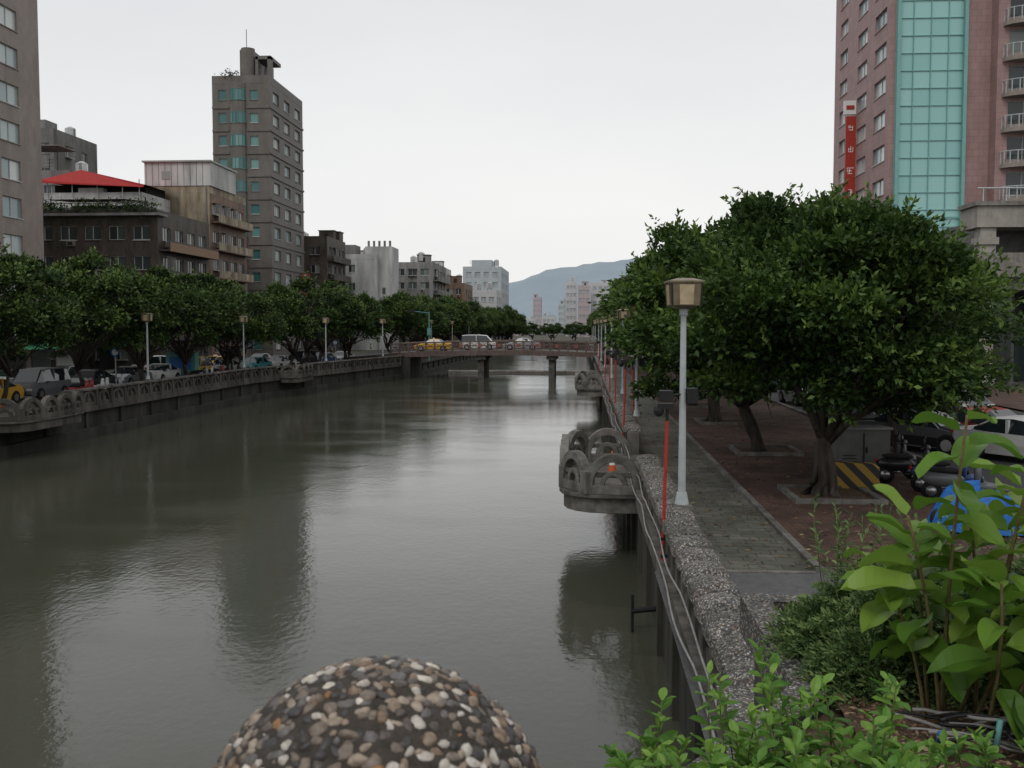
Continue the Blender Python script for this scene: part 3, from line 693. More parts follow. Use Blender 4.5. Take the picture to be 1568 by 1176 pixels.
mb.box(-38.8,-38.0,182.95,182.99,16,17.4,g_dark); mb.box(-36.8,-36.2,182.95,182.99,12,13.2,g_dark)
mb.build('white_apartment_building')
mb=building('h',-39,-30.5,204,224,18.3,6,pl_g,g_dark,white_fr,3,1.8,4,2,junk=4,balc=True); mb.build('grey_terrace_building')
mb=building('h',-37,-33,240,252,19.3,6,pl_w,g_dark,white_fr,3,.8,3,1.8,junk=2); mb.build('white_terrace_building')
mb=building('h',-33,-28,238,256,15.5,5,tile_or,g_dark,white_fr,2,1.4,3,1.8,junk=3); mb.build('brick_apartment_building')
mb=building('h',-35.5,-24,298,330,23.0,7,hz1,g_haze,hz2,4,1.6,5,2,junk=2,ac=0); mb.box(-33,-27,300,310,23,26,hz1); mb.build('grey_office_building')
mb=building('h',-30,-23,270,290,15,4,hz2,g_haze,hz2,3,1.4,3,2,junk=2,ac=0); mb.build('beige_house')
mb=building('h',-47,-41,226,270,17,5,pl_p,g_dark,white_fr,3,1.4,6,2,junk=4); mb.build('pink_terrace_building')
for (a,b_,c,d,h,m) in ((-75,-58,150,175,20,pl_g),(-64,-50,180,215,21,pl_w),(-60,-42,230,270,16,pl_g),(-80,-71,95,112,17,pl_g)):
    building('h',a,b_,c,d,h,5,m,g_dark,white_fr,5,1.8,5,1.8,junk=4,ac=.1).build('row_house')
r_=random.Random(3)
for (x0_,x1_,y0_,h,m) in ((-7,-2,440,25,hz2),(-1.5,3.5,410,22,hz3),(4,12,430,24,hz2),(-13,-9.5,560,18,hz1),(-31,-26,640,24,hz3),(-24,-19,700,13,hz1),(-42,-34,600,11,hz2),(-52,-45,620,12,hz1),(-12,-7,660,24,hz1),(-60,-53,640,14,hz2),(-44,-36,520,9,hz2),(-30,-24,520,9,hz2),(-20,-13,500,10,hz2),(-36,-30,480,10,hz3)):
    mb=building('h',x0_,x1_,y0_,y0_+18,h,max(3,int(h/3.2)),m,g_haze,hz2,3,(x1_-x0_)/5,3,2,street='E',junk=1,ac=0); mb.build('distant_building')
for y in range(130,400,24):
    mb=building('h',23,36,y,y+22,r_.uniform(14,26),6,r_.choice([hz1,hz2,pl_g]),g_dark,white_fr,3,1.8,5,2,street='W',junk=2); mb.build('street_building')

# right office building
mb=MB(); z1=52; nf=16
bx=wall(mb,(29.2,115),(29.2,95),G,z1,nf,[(2.2,5.2),(9.2,12.6),(15.2,18.9)],.9,2.45,tile_rd,g_light,white_fr,depth=.25)
wall(mb,(29.2,95),(29.75,95),G,z1,nf,[],0,0,tile_rd,g_cur,white_fr)
cw0,cw1=29.75,36.0
rows=int((z1-13.6)/1.58)
for i in range(rows):
    for j in range(4):
        w=(cw1-cw0)/4; xa=cw0+j*w; za=13.6+i*1.58
        mb.add([(xa+.03,95.1,za+.03),(xa+w-.03,95.1,za+.03),(xa+w-.03,95.1,za+1.55),(xa+.03,95.1,za+1.55)],[(0,1,2,3)],g_cur)
mull_m=M('teal_mullion',(.22,.43,.40),(.18,.37,.35))
for i in range(rows+1): mb.box(cw0,cw1,95.0,95.09,13.57+i*1.58,13.63+i*1.58,mull_m)
for j in range(5): mb.box(cw0+j*(cw1-cw0)/4-.03,cw0+j*(cw1-cw0)/4+.03,94.97,95.095,13.6,z1,mull_m)
mb.box(cw0,cw1,95.12,95.4,G,z1,metal_d)
mb.box(cw0-.02,cw1+.02,94.7,95.05,13.2,13.56,concl); mb.box(cw0,cw1,94.9,94.99,16.0,16.1,mull_m)
for x in np.arange(30.6,36,1.4): mb.box(x,x+.25,94.8,95.1,11,13.2,concl)
mb.box(cw0-.001,cw0+.32,94.55,94.96,G,z1,mull_m); mb.box(cw1-.3,cw1,94.55,94.96,G,z1,mull_m)
wall(mb,(36.0,95),(38.2,95),G,z1,nf,[],0,0,tile_rd,g_cur,white_fr)
wall(mb,(38.2,93.5),(50,93.5),G,z1,nf,[(1.0,3.8),(5.2,8.4)],.4,2.5,tile_rd,g_dark,white_fr)
wall(mb,(38.2,95),(38.2,93.5),G,z1,nf,[],0,0,tile_rd,g_dark,white_fr)
for f in range(3,nf):
    zf=G+(z1-G)/nf*f
    pl=[(41.2-2.6*math.cos(math.pi*i/10),93.5-1.5*math.sin(math.pi*i/10)) for i in range(11)]
    mb.prism(pl,zf-.35,zf,tile_pk)
    pin=[(41.2+(x-41.2)*.93,93.5+(y-93.5)*.93) for x,y in pl]
    mb.prism(pin,zf+.003,zf+.25,tile_pk)
    for i in range(11):
        t_=math.pi*i/10; px,py=41.2-2.5*math.cos(t_),93.5-1.42*math.sin(t_); mb.box(px-.04,px+.04,py-.04,py+.04,zf,zf+1.1,metal_w)
    mb.tube([(41.2-2.5*math.cos(math.pi*i/10),93.5-1.42*math.sin(math.pi*i/10),zf+1.1) for i in range(11)],.05,metal_w,5)
    mb.box(44.5,49.5,92.3,93.5,zf-.3,zf,tile_pk); mb.box(44.5,49.5,92.3,92.4,zf,zf+1,tile_pk)
mb.box(29.2,50,95.5,115,z1,z1+.3,conc); wall(mb,(50,93.5),(50,115),G,z1,nf,[],0,0,tile_rd,g_dark,white_fr); wall(mb,(50,115),(29.2,115),G,z1,nf,[],0,0,tile_rd,g_dark,white_fr)
mb.build('office_building',loc=(-1.1,0,0))
stone=M('beige_stone',(.40,.37,.33),(.29,.27,.24),1.5,.7,grime=.3); stoned=M('dark_stone',(.15,.15,.14),(.09,.09,.085),1.5,.7)
mb=MB(); mb.box(30.5,52,76,92,G,14,stoned)
for i,x in enumerate((28.7,33.5,38.5,43.5)): mb.box(x,x+1.1,73,74.1,G,13,stone); mb.box(x-.15,x+1.25,72.85,74.25,G,G+1,stone); mb.box(x-.15,x+1.25,72.85,74.25,11.8,12.3,stone)
mb.box(28.4,46,72.8,76,13,14.5,stone); mb.box(28.2,46.2,72.6,76,14.5,14.8,concl); mb.box(28.7,45,72.7,72.79,9.5,11.2,concl); mb.box(28.5,46,73.3,75.9,8.6,9.1,concl)
for i in range(12): mb.box(31+i*1.5,32.2+i*1.5,75.85,75.99,G+.4,8.4,g_dark)
for i in range(10): mb.tube([(29+i*1.6,73.4,14.8),(29+i*1.6,73.4,15.8)],.05,metal_w,5)
mb.tube([(28.6,73.4,15.8),(45.4,73.4,15.8)],.06,metal_w,5)
mb.build('stone_podium_building',loc=(-.6,0,0))
glyph_sign('vertical_sign',27.1,28.1,106,16.5,27.6,5,redp,signw,4)
mb=MB(); mb.box(26.9,28.09,106,106.4,27.8,29.2,signw); mb.box(27.1,27.9,105.94,105.99,28.3,28.7,redp); mb.build('sign_board')
r_=random.Random(9)
for i,y in enumerate(range(46,96,4)):
    mb=MB(); m=r_.choice([redp,sigy,signw,sigb,sigg,signw]); x=-46.9
    mb.box(x,x+.25,y,y+3.4,G+3.0,G+4.0,m); mb.add([(x,y,G+2.9),(x+1.6,y,G+2.4),(x+1.6,y+3.4,G+2.4),(x,y+3.4,G+2.9)],[(0,1,2,3)],r_.choice([sigg,redp,pl_g]))
    mb.box(x-.1,x-.02,y+.2,y+3.2,G,G+2.4,r_.choice([g_dark,metal_d,white_fr])); 
    for q in range(4): mb.box(x+.252,x+.27,y+.4+q*.7,y+.8+q*.7,G+3.25,G+3.75,signw if m is not signw else redp)
    mb.build('shopfront')

# hill
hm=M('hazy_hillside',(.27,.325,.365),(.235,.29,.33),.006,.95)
mb=MB()
prof=[(-420,12),(-330,45),(-260,92),(-215,118),(-120,150),(-60,168),(20,176),(120,190),(220,196),(400,150),(700,110),(1000,60),(1200,0)]
def hz(x):
    return float(np.interp(x,[p[0] for p in prof],[p[1] for p in prof]))+2.5*math.sin(x*.05)+1.8*math.sin(x*.13+1)
nx=80; ny=8; vs=[];fs=[]
for j in range(ny+1):
    v=j/ny
    for i in range(nx+1):
        x=-420+1620*i/nx; vs.append((x,2100+v*700,G-1+hz(x)*math.sin(v*math.pi/2)**.8 if j else G-1))
for j in range(ny):
    for i in range(nx): k_=j*(nx+1)+i; fs.append((k_,k_+1,k_+nx+2,k_+nx+1))
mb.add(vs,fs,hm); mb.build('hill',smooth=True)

# ------------------------------------------------------------ vehicles
def paintm(name,c): 
    m=M(name,c,tuple(x*.93 for x in c),1,.3,spec=.5); return m
PC={n:paintm('car_paint_'+n,c) for n,c in dict(white=(.58,.58,.57),silver=(.32,.33,.34),black=(.02,.02,.022),yellow=(.60,.34,.03),red=(.30,.03,.03),blue=(.05,.1,.25),grey=(.13,.135,.14),teal=(.05,.25,.28),green=(.05,.12,.08)).items()}
tail=M('tail_lamp',(.4,.02,.02)); head=M('head_lamp',(.7,.7,.68),None,3,.2)
def car(name,col,x,y,rot,kind='sedan',z=None):
    mb=MB(); c=PC[col]; z=G+.01 if z is None else z
    if kind=='sedan':
        S=[(0,.76,.34,.55,.70,.60),(.08,.82,.26,.66,.76,.70),(.5,.85,.22,.74,.78,.80),(1.15,.86,.22,.86,.76,.94),(1.8,.86,.22,.9,.60,1.38),(2.3,.86,.22,.91,.61,1.44),(2.95,.86,.22,.92,.60,1.40),(3.65,.86,.22,.94,.72,1.03),(4.25,.84,.25,.9,.74,.98),(4.42,.80,.32,.62,.70,.68)]; cab=(3,7)
    else:
        S=[(0,.76,.34,.62,.70,.68),(.08,.82,.26,.8,.76,.86),(.6,.85,.22,.95,.76,1.05),(1.25,.86,.22,1.0,.66,1.74),(2.2,.86,.22,1.02,.67,1.80),(3.4,.86,.22,1.02,.67,1.80),(4.1,.86,.22,1.02,.66,1.74),(4.32,.85,.25,1.0,.72,1.08),(4.4,.80,.32,.7,.70,.75)]; cab=(2,7)
    rings=[]
    for (yy,w,zb,zs,wr,zr) in S:
        rings.append([(-w*.94,yy,zb),(-w,yy,(zb+zs)/2),(-w*.98,yy,zs),(-wr-.03*(zr>1.2),yy,zr-.07),(-wr+.06,yy,zr),(wr-.06,yy,zr),(wr+.03*(zr>1.2),yy,zr-.07),(w*.98,yy,zs),(w,yy,(zb+zs)/2),(w*.94,yy,zb)])
    n=10
    for i in range(len(S)-1):
        incab=cab[0]<=i<cab[1]
        for k_ in range(n-1):
            m=c
            if incab and k_ in (2,6): m=car_glass
            if k_ in (3,4,5) and incab and abs(S[i][5]-S[i+1][5])>.2: m=car_glass
            mb.add([rings[i][k_],rings[i][k_+1],rings[i+1][k_+1],rings[i+1][k_]],[(0,1,2,3)],m)
        mb.add([rings[i][0],rings[i][9],rings[i+1][9],rings[i+1][0]],[(0,1,2,3)],metal_d)
    mb.add(rings[0],[tuple(range(10))],c); mb.add(rings[-1],[tuple(range(10))[::-1]],c)
    yb=2.35
    for s in (-1,1):
        mb.box(s*.78-.06,s*.78+.05,yb,yb+.09,.9,1.34 if kind=='sedan' else 1.7,c)
        mb.box(s*.96-.09,s*.96+.09,1.5,1.62,.92,1.06,c)
        for wy in (.85,3.5):
            mb.tube([(s*.70,wy,.33),(s*.885,wy,.33)],.37,metal_d,16); mb.tube([(s*.72,wy,.32),(s*.90,wy,.32)],.315,rubber,16); mb.tube([(s*.88,wy,.32),(s*.91,wy,.32)],.2,metal_s,10)
        mb.box(s*.6-.17,s*.6+.17,-.015,.1,.55,.68,head); mb.box(s*.62-.16,s*.62+.14,4.3,4.435,.66,.84,tail)
    mb.box(-.42,.42,-.02,.05,.36,.5,metal_d); mb.box(-.26,.26,4.41,4.45,.42,.54,signw)
    if col=='yellow': mb.box(-.2,.2,2.2,2.35,1.43,1.56,signw)
    mb.v=[(v[0],v[1]-2.2,v[2]) for v in mb.v]
    return mb.build(name,loc=(x,y,z),rotz=rot)
cols_=['silver','yellow','grey','black','grey','white','yellow','silver','teal','white','black','blue','silver','white','grey','red','white','silver']
r_=random.Random(4)
for i,y in enumerate(np.arange(47,118,5.6)):
    sh=(bankL(y)+26.5)*.8; car('taxi' if cols_[i]=='yellow' else 'parked_car',cols_[i],-32.6+sh,y+r_.uniform(-.4,.4),r_.uniform(-.03,.03)+(-.16 if y>80 else 0),'van' if i%4==2 else 'sedan')
for i,y in enumerate((44,53,64,71,84,95,105)):
    sh=(bankL(y)+26.5)*.8; c=['white','yellow','silver','black','white','yellow','grey'][i]; car('taxi' if c=='yellow' else 'car',c,-37.8+sh,y,math.pi+(-.16 if y>80 else 0),'van' if i==4 else 'sedan')
for i,x in enumerate((-17.5,-12.2,-7.0)): car('taxi' if i==0 else 'car',['yellow','white','silver'][i],x,117+i%2,math.pi/2*(1 if i%2 else -1),'sedan' if i!=1 else 'van',dz(x)+.01)
car('parked_car','black',11.9,35.6,.75); car('parked_car','white',14.2,32.6,.6,'sedan'); car('parked_car','red',14.4,36.2,.6)
car('parked_car','grey',12.4,42,.1,'sedan'); car('parked_car','silver',12.3,56,.1,'van'); car('parked_car','blue',12.3,68,.05); car('parked_car','grey',18.5,50,.0)
def scooter(x,y,rot,col):
    mb=MB(); c=PC[col]
    for wy in (0,1.25): 
        mb.tube([(-.06,wy,.24),(.06,wy,.24)],.24,rubber,16); mb.tube([(-.07,wy,.24),(.07,wy,.24)],.13,metal_s,10)
    mb.ell((0,1.0,.55),(.19,.5,.2),c); mb.ell((0,.02,.42),(.1,.28,.12),c); mb.tube([(0,.05,.3),(0,.28,1.0)],.045,metal_d,8)
    mb.ell((0,.22,.75),(.2,.09,.32),c); mb.box(-.16,.16,.25,.75,.26,.34,metal_d); mb.ell((0,.95,.76),(.16,.42,.09),rubber)
    mb.tube([(-.34,.36,1.02),(0,.26,1.05),(.34,.36,1.02)],.022,metal_d,6); mb.ell((0,.22,1.02),(.12,.1,.1),c)
    for s in (-1,1): mb.tube([(s*.2,.3,1.05),(s*.32,.28,1.22)],.012,metal_d,5); mb.ell((s*.34,.28,1.25),(.07,.02,.05),metal_d,8,6)
    mb.ell((0,1.5,.62),(.09,.05,.05),tail,8,6); mb.tube([(.16,.9,.3),(.2,1.45,.36)],.05,metal_s,8)
    return mb.build('motor_scooter',smooth=True,loc=(x,y,G+.012),rotz=rot)
scooter(9.3,28.6,1.3,'black'); scooter(9.6,29.9,1.35,'grey'); scooter(9.5,27.3,1.2,'black'); scooter(10.0,26.0,1.3,'blue'); scooter(9.8,24.6,1.15,'grey')
for i in range(10): scooter(-29.2+random.uniform(-.2,.2),57+i*1.1 if i<5 else 71+i,1.5,random.choice(['black','red','silver','white']))
# blue tarp over a scooter
tarp=M('blue_tarp',(.02,.15,.47),(.012,.09,.33),9,.5,.4)
mb=MB(); nu,nv=72,26; vs=[];fs=[]
for j in range(nv+1):
    v=j/nv
    for i in range(nu):
        a=2*math.pi*i/nu; fold=1+.08*math.sin(9*a+.6*math.sin(3*a))*v**1.5+.045*math.sin(17*a+1)*v
        r0=v**.62; hx,hy=.42*r0*fold,.98*r0*fold
        z=(.86+.20*max(0,math.sin(a))**2*(1-v*.4))*(1-v**2.4)+.03*math.sin(6*a+v*9)*v*(1-v)*4+.02*math.sin(13*a-v*14)
        vs.append((hx*math.cos(a),hy*math.sin(a),max(.04,z+.02)))
for j in range(nv):
    for i in range(nu): fs.append((j*nu+i,j*nu+(i+1)%nu,(j+1)*nu+(i+1)%nu,(j+1)*nu+i))
mb.add(vs,fs,tarp); mb.tube([(-.1,-.68,.24),(.1,-.68,.24)],.24,rubber,14); mb.tube([(-.1,.72,.24),(.1,.72,.24)],.24,rubber,14); mb.build('tarp_covered_scooter',smooth=True,loc=(8.3,21.2,G+.01),rotz=1.25)
sm,t,b=nt('yellow_black_stripes'); w=t.nodes.new('ShaderNodeTexWave'); w.bands_direction='DIAGONAL'; w.inputs['Scale'].default_value=1.3
t.links.new(objco(t),w.inputs['Vector']); r=ramp(t,[(0,(.03,.03,.03)),(.5,(.36,.22,.03))],'CONSTANT'); t.links.new(w.outputs['Fac'],r.inputs[0]); t.links.new(r.outputs[0],b.inputs['Base Color']); b.inputs['Roughness'].default_value=.6
mb=MB(); pl=[(-.75,0),(.75,0),(.7,.3),(.7,.62),(.55,.72),(-.55,.72),(-.7,.62),(-.7,.3)]
vs=[(x,-.16,z) for x,z in pl]+[(x,.16,z) for x,z in pl]; n=8
mb.add(vs,[tuple(range(n)),tuple(range(n,2*n))[::-1]]+[(i,n+i,n+(i+1)%n,(i+1)%n) for i in range(n)],sm); mb.build('striped_barrier',loc=(7.1,26.6,G+.01),rotz=-.25,bevel=.02)
mb=MB(); mb.box(-.75,.75,-.35,.35,.12,1.4,stoned); mb.box(-.8,.8,-.4,.4,0,.12,concm); mb.box(-.8,.8,-.42,.42,1.4,1.46,pl_g); mb.box(-.02,.02,-.37,-.35,.2,1.3,metal_d); mb.box(.06,.1,-.39,-.35,.75,.9,metal_d)
for i in range(5): mb.box(-.6,-.2,-.365,-.35,.3+i*.09,.33+i*.09,metal_d)
mb.build('utility_cabinet',loc=(7.9,28.8,G+.01),rotz=.1,bevel=.015)
cone_m=M('orange_plastic',(.6,.13,.03),(.5,.1,.02),5,.5)
def cone(x,y,z):
    mb=MB(); mb.box(-.2,.2,-.2,.2,0,.04,cone_m); mb.tube([(0,0,.04),(0,0,.3)],[.14,.09],cone_m,12); mb.tube([(0,0,.3),(0,0,.45)],[.09,.065],signw,12); mb.tube([(0,0,.45),(0,0,.7)],[.065,.025],cone_m,12); mb.build('traffic_cone',loc=(x,y,z))
cone(.9,28.6,1.73); cone(-30.4,47.5,G+.1); cone(-30.6,50.2,G+.1); cone(-30.5,58,G+.1)
for (x,y) in ((-30.8,64),(-29.8,88),(-26,104)):
    mb=MB(); mb.tube([(0,0,0),(0,0,2.8)],.035,metal_w,8); mb.tube([(0,-.03,2.6),(0,-.06,2.6)],.3,sigb,20); mb.tube([(0,-.062,2.6),(0,-.07,2.6)],.2,signw,20); mb.build('traffic_sign',loc=(x,y,G))
mb=MB(); mb.box(-1.2,1.2,-.4,.4,0,2.3,tealp); mb.box(-1.25,1.25,-.5,.5,2.3,2.4,pl_g); mb.box(-.9,.9,-.43,-.4,.9,1.9,sigb); mb.build('news_kiosk',loc=(-31.8,77.5,G),bevel=.02)

# ------------------------------------------------------------ near bridge: deck, parapet, ball finial
mb=MB(); mb.box(-30,3,-7,1.05,3.9,4.3,conc); mb.box(-30,.0,.76,.97,4.3,4.75,pebble_b)
for x in np.arange(-29.9,0,1.6):
    if abs(x+.182)>.5: mb.box(x,x+.12,.8,.93,4.75,5.05,concl)
mb.box(-30,-.31,.74,.99,5.05,5.16,pebble_b)
mb.box(-.30,-.06,.745,.985,4.3,5.4,pebble_b)
mb.build('near_bridge_deck')
BR=.160; BC=np.array([-.182,.865,5.535])
pm=island_mat('ball_pebbles',[(0,(.045,.040,.038)),(.18,(.17,.135,.105)),(.34,(.09,.072,.062)),(.45,(.32,.26,.20)),(.57,(.20,.135,.085)),(.66,(.50,.46,.41)),(.74,(.12,.11,.105)),(.85,(.25,.19,.135)),(.955,(.30,.14,.045)),(.97,(.60,.55,.47))],.5)
mort=M('ball_mortar',(.075,.062,.05),(.035,.03,.025),60,.9,.5)
import bmesh
bm=bmesh.new(); bmesh.ops.create_icosphere(bm,subdivisions=2,radius=1); iv=np.array([v.co[:] for v in bm.verts]); jf=[[v.index for v in f.verts] for f in bm.faces]; bm.free(); jf=np.array(jf)
rs=np.random.default_rng(3); NP=2900; i_=np.arange(NP)+.5; ph=np.arccos(1-2*i_/NP); th=np.pi*(1+5**.5)*i_
dirs=np.stack([np.sin(ph)*np.cos(th),np.sin(ph)*np.sin(th),np.cos(ph)],1)+rs.normal(size=(NP,3))*.018; dirs=unit(dirs); dirs=dirs[dirs[:,2]>-.35]; NP=len(dirs)
tx=unit(np.cross(dirs,rs.normal(size=(NP,3)))); ty=np.cross(dirs,tx)
a=rs.uniform(.0048,.0092,NP); b_=a*rs.uniform(.55,.92,NP); c=rs.uniform(.0025,.0052,NP)
q1,q2,q3=[rs.uniform(0,6,NP)[:,None] for _ in range(3)]
blob=1+.16*np.sin(iv[None,:,0]*3+q1)+.12*np.sin(iv[None,:,1]*4+q2)+.08*np.sin(iv[None,:,2]*5+q3)
VV=(dirs*(BR-.003+rs.normal(0,.0008,NP)[:,None]))[:,None,:]+blob[...,None]*(iv[None,:,0:1]*(tx*a[:,None])[:,None,:]+iv[None,:,1:2]*(ty*b_[:,None])[:,None,:]+iv[None,:,2:3]*(dirs*c[:,None])[:,None,:])
FF=(jf[None]+ (np.arange(NP)*len(iv))[:,None,None]).reshape(-1,3)
mb=MB(); mb.ell(tuple(BC),(BR-.001,)*3,mort,48,32); mb.tube([tuple(BC-[0,0,.17]),tuple(BC-[0,0,.13])],.09,mort,20)
ball=mb.build('pebble_ball_finial',smooth=True)
me=bpy.data.meshes.new('pebbles'); vv=(VV+BC).reshape(-1,3)
me.vertices.add(len(vv)); me.vertices.foreach_set('co',vv.reshape(-1).astype(np.float32)); me.loops.add(len(FF)*3); me.loops.foreach_set('vertex_index',FF.reshape(-1).astype(np.int32))
me.polygons.add(len(FF)); me.polygons.foreach_set('loop_start',np.arange(0,len(FF)*3,3,dtype=np.int32)); me.polygons.foreach_set('loop_total',np.full(len(FF),3,dtype=np.int32))
me.update(calc_edges=True); me.polygons.foreach_set('use_smooth',[True]*len(FF)); me.materials.append(pm)
o=bpy.data.objects.new('pebbles',me); COL.objects.link(o); o.parent=ball

# ------------------------------------------------------------ planter with shrubs
PZ=4.2
mb=MB(); pl=[(.05,1.1),(.12,3.3),(1.14,4.9),(1.14,6.5),(6.5,6.1),(6.5,1.1)]
mb.prism(pl,-1,PZ-.06,conc,soil)
def cop(a,b2,w=.16,dz_=0):
    a=Vector(a); b2=Vector(b2); d=(b2-a); L=d.length; c=(a+b2)/2; mb.box(c.x-L/2-.06,c.x+L/2+.06,c.y-w/2,c.y+w/2,PZ-.2-dz_,PZ+.03+dz_,pebble_b,rot=math.atan2(d.y,d.x))
for i in (0,1,2,3): cop(pl[i],pl[i+1],.18,.003*i)
mb.build('planter_box')
mb=MB(); n=40; vs=[];fs=[]
for j in range(n+1):
    for i in range(n+1):
        x=1.22+5.2*i/n; y=3.4+2.6*j/n; vs.append((x,y,PZ+.05*math.sin(x*5)*math.cos(y*4)+random.uniform(-.012,.02)))
for j in range(n):
    for i in range(n): k_=j*(n+1)+i; fs.append((k_,k_+1,k_+n+2,k_+n+1))
mb.add(vs,fs,soil); mb.build('soil',smooth=True)
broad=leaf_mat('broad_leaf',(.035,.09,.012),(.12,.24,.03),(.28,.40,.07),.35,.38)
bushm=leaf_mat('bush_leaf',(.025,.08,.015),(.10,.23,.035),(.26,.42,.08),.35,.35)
junm=leaf_mat('juniper_leaf',(.022,.055,.016),(.09,.155,.048),(.23,.31,.11),.2,.6)
def leaf_strips(base,dr,L,W,droop,tint,K=7,rs=rng,peak=.94):
    dr=dr/np.linalg.norm(dr); side=np.cross(dr,[0,0,1.]); 
    if np.linalg.norm(side)<.1: side=np.array([1.,0,0])
    side=unit(side); roll=rs.normal(0,.4); up=np.cross(side,dr); side=unit(side*math.cos(roll)+up*math.sin(roll)); 
    Q=[];T=[]; prev=None; p=np.array(base,float); d=dr.copy(); pet=.10
    for k_ in range(K+1):
        t_=k_/K; s_=max(0,(t_-pet)/(1-pet)); w=W*.5*(math.sin(math.pi*s_**.85))**.72 if 0<s_<1 else .0015
        if k_==K: w=.0005
        n_=unit(np.cross(side,d)); wob=.07*W*math.sin(t_*10+tint*9)
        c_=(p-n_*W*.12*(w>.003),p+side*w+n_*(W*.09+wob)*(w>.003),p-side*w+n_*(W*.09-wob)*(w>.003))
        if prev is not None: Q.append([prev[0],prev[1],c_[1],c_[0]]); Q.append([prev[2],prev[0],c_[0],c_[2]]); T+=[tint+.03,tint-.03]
        prev=c_; d=unit(d+np.array([0,0,-droop/K])); p=p+d*L/K
    return Q,T
def leafy(name,stems,mat,Lr,Wf,stem_m,seed,stem_r=.008,K=7,droop=.9,tb=.4,s0=.25,tipexp=.8):
    rs=np.random.default_rng(seed); Q=[];T=[]; mb=MB()
    for (pts,nl) in stems:
        pts=[np.array(p,float) for p in pts]; mb.tube(pts,[stem_r*(1-.5*i/len(pts)) for i in range(len(pts))],stem_m,6)
        m=len(pts)-1; ga=rs.uniform(0,6)
        for i in range(nl):
            s=s0+(1-s0)*((i+.5)/nl)**tipexp; q=s*m; k_=min(int(q),m-1); p=pts[k_]+(pts[k_+1]-pts[k_])*(q-k_)
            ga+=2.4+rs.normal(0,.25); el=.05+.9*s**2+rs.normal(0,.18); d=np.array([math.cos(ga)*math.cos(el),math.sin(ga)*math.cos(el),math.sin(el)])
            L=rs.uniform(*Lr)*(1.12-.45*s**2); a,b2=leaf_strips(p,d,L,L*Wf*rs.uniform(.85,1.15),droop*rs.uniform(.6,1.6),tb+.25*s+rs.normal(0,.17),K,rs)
            Q+=a;T+=b2
    o=mb.build(name,smooth=True); c=quads_obj('leaves',np.array(Q),np.array(T),mat,o); return o
stem_g=M('green_stem',(.10,.14,.04),(.07,.09,.03)); stem_r=M('reddish_stem',(.14,.13,.05),(.10,.06,.03),30)
rs=np.random.default_rng(31)
def bent(b,t_,n=6,j=.03): 
    b=np.array(b);t_=np.array(t_); m=(b+t_)/2+np.array([rs.normal(0,.06),rs.normal(0,.06),.05]); return [(1-s)**2*b+2*s*(1-s)*m+s*s*t_ for s in np.linspace(0,1,n)]
st=[]
for b,t_,nl in (((1.62,4.5,4.2),(1.66,4.4,5.62),12),((1.7,4.55,4.2),(1.95,4.45,5.38),11),((1.6,4.45,4.2),(1.42,4.4,5.18),11),((1.75,4.5,4.2),(2.2,4.5,5.46),12),((1.9,4.4,4.2),(2.05,4.1,5.15),11),((1.55,4.5,4.2),(1.34,4.6,4.92),9),((1.95,4.6,4.2),(2.4,4.5,5.2),11),((1.8,4.6,4.2),(1.78,4.7,5.2),11),((1.75,4.35,4.2),(1.72,4.15,4.95),10),((1.6,4.6,4.2),(1.55,4.7,5.05),10),((1.9,4.7,4.2),(2.1,4.8,5.3),11),((1.85,4.4,4.2),(1.92,4.25,4.85),9)):
    st.append((bent(b,t_),nl+1))
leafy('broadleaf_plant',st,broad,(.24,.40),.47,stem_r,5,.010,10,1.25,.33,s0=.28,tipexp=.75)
# bottom bush
st=[]
for i in range(150):
    x=rs.uniform(.14,1.05); y=rs.uniform(2.5,3.35) ; h=rs.uniform(.38,.74)-.22*abs(x-.65)
    st.append((bent((x*.9+.1,y,4.15),(x+rs.normal(0,.08),y+rs.normal(0,.08),4.15+h),5),16))
for i in range(30):
    x=rs.uniform(.95,1.45); y=rs.uniform(3.0,3.5); st.append((bent((x,y,4.2),(x+rs.normal(0,.08),y,4.35+rs.uniform(0,.33)),5),13))
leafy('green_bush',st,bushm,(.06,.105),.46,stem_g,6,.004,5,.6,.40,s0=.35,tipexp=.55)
# juniper mounds
def juniper(name,cx,cy,rx,ry,h,n,seed):
    rs=np.random.default_rng(seed)
    a=rs.uniform(0,6.283,n); r_=np.sqrt(rs.uniform(0,1,n)); bx_=cx+rx*r_*np.cos(a); by_=cy+ry*r_*np.sin(a); bz=PZ+h*(1-r_**2)*rs.uniform(.4,1,n)+.03
    L=rs.uniform(.10,.26,n); out=np.stack([np.cos(a),np.sin(a),rs.uniform(.15,.9,n)],1)+rs.normal(size=(n,3))*.35; out=unit(out)
    side=unit(np.cross(out,np.array([0,0,1.])+rs.normal(size=(n,3))*.3))
    k=40; t_=np.tile(np.linspace(0,1,k),n); o=np.repeat(out,k,0); B=np.repeat(np.stack([bx_,by_,bz],1),k,0); LL=np.repeat(L,k); SD=np.repeat(side,k,0)
    fan=np.tile(np.where(np.arange(k)%2==0,1.,-1.),n)
    P=B+o*(t_*LL)[:,None]+np.array([0,0,-1])*(t_**2*LL*.3)[:,None]+SD*(fan*rs.uniform(0,.35,len(fan))*LL*t_*(1.1-t_)*2)[:,None]
    D=o*.8+SD*fan[:,None]*.7+rs.normal(size=P.shape)*.3; Q=leaf_quads(P,D,.034,.32,rs); T=.10+.6*t_+np.repeat(rs.normal(0,.17,n),k)
    mb=MB()
    for i in range(14): q=rs.integers(0,n); mb.tube([(cx,cy,PZ-.02),((cx+bx_[q])/2,(cy+by_[q])/2,PZ+.1),(bx_[q],by_[q],bz[q])],[.012,.008,.004],bark,5)
    ob=mb.build(name); quads_obj('needles',Q,T,junm,ob)
juniper('juniper_shrub',1.85,5.45,.66,.55,.42,1400,1)
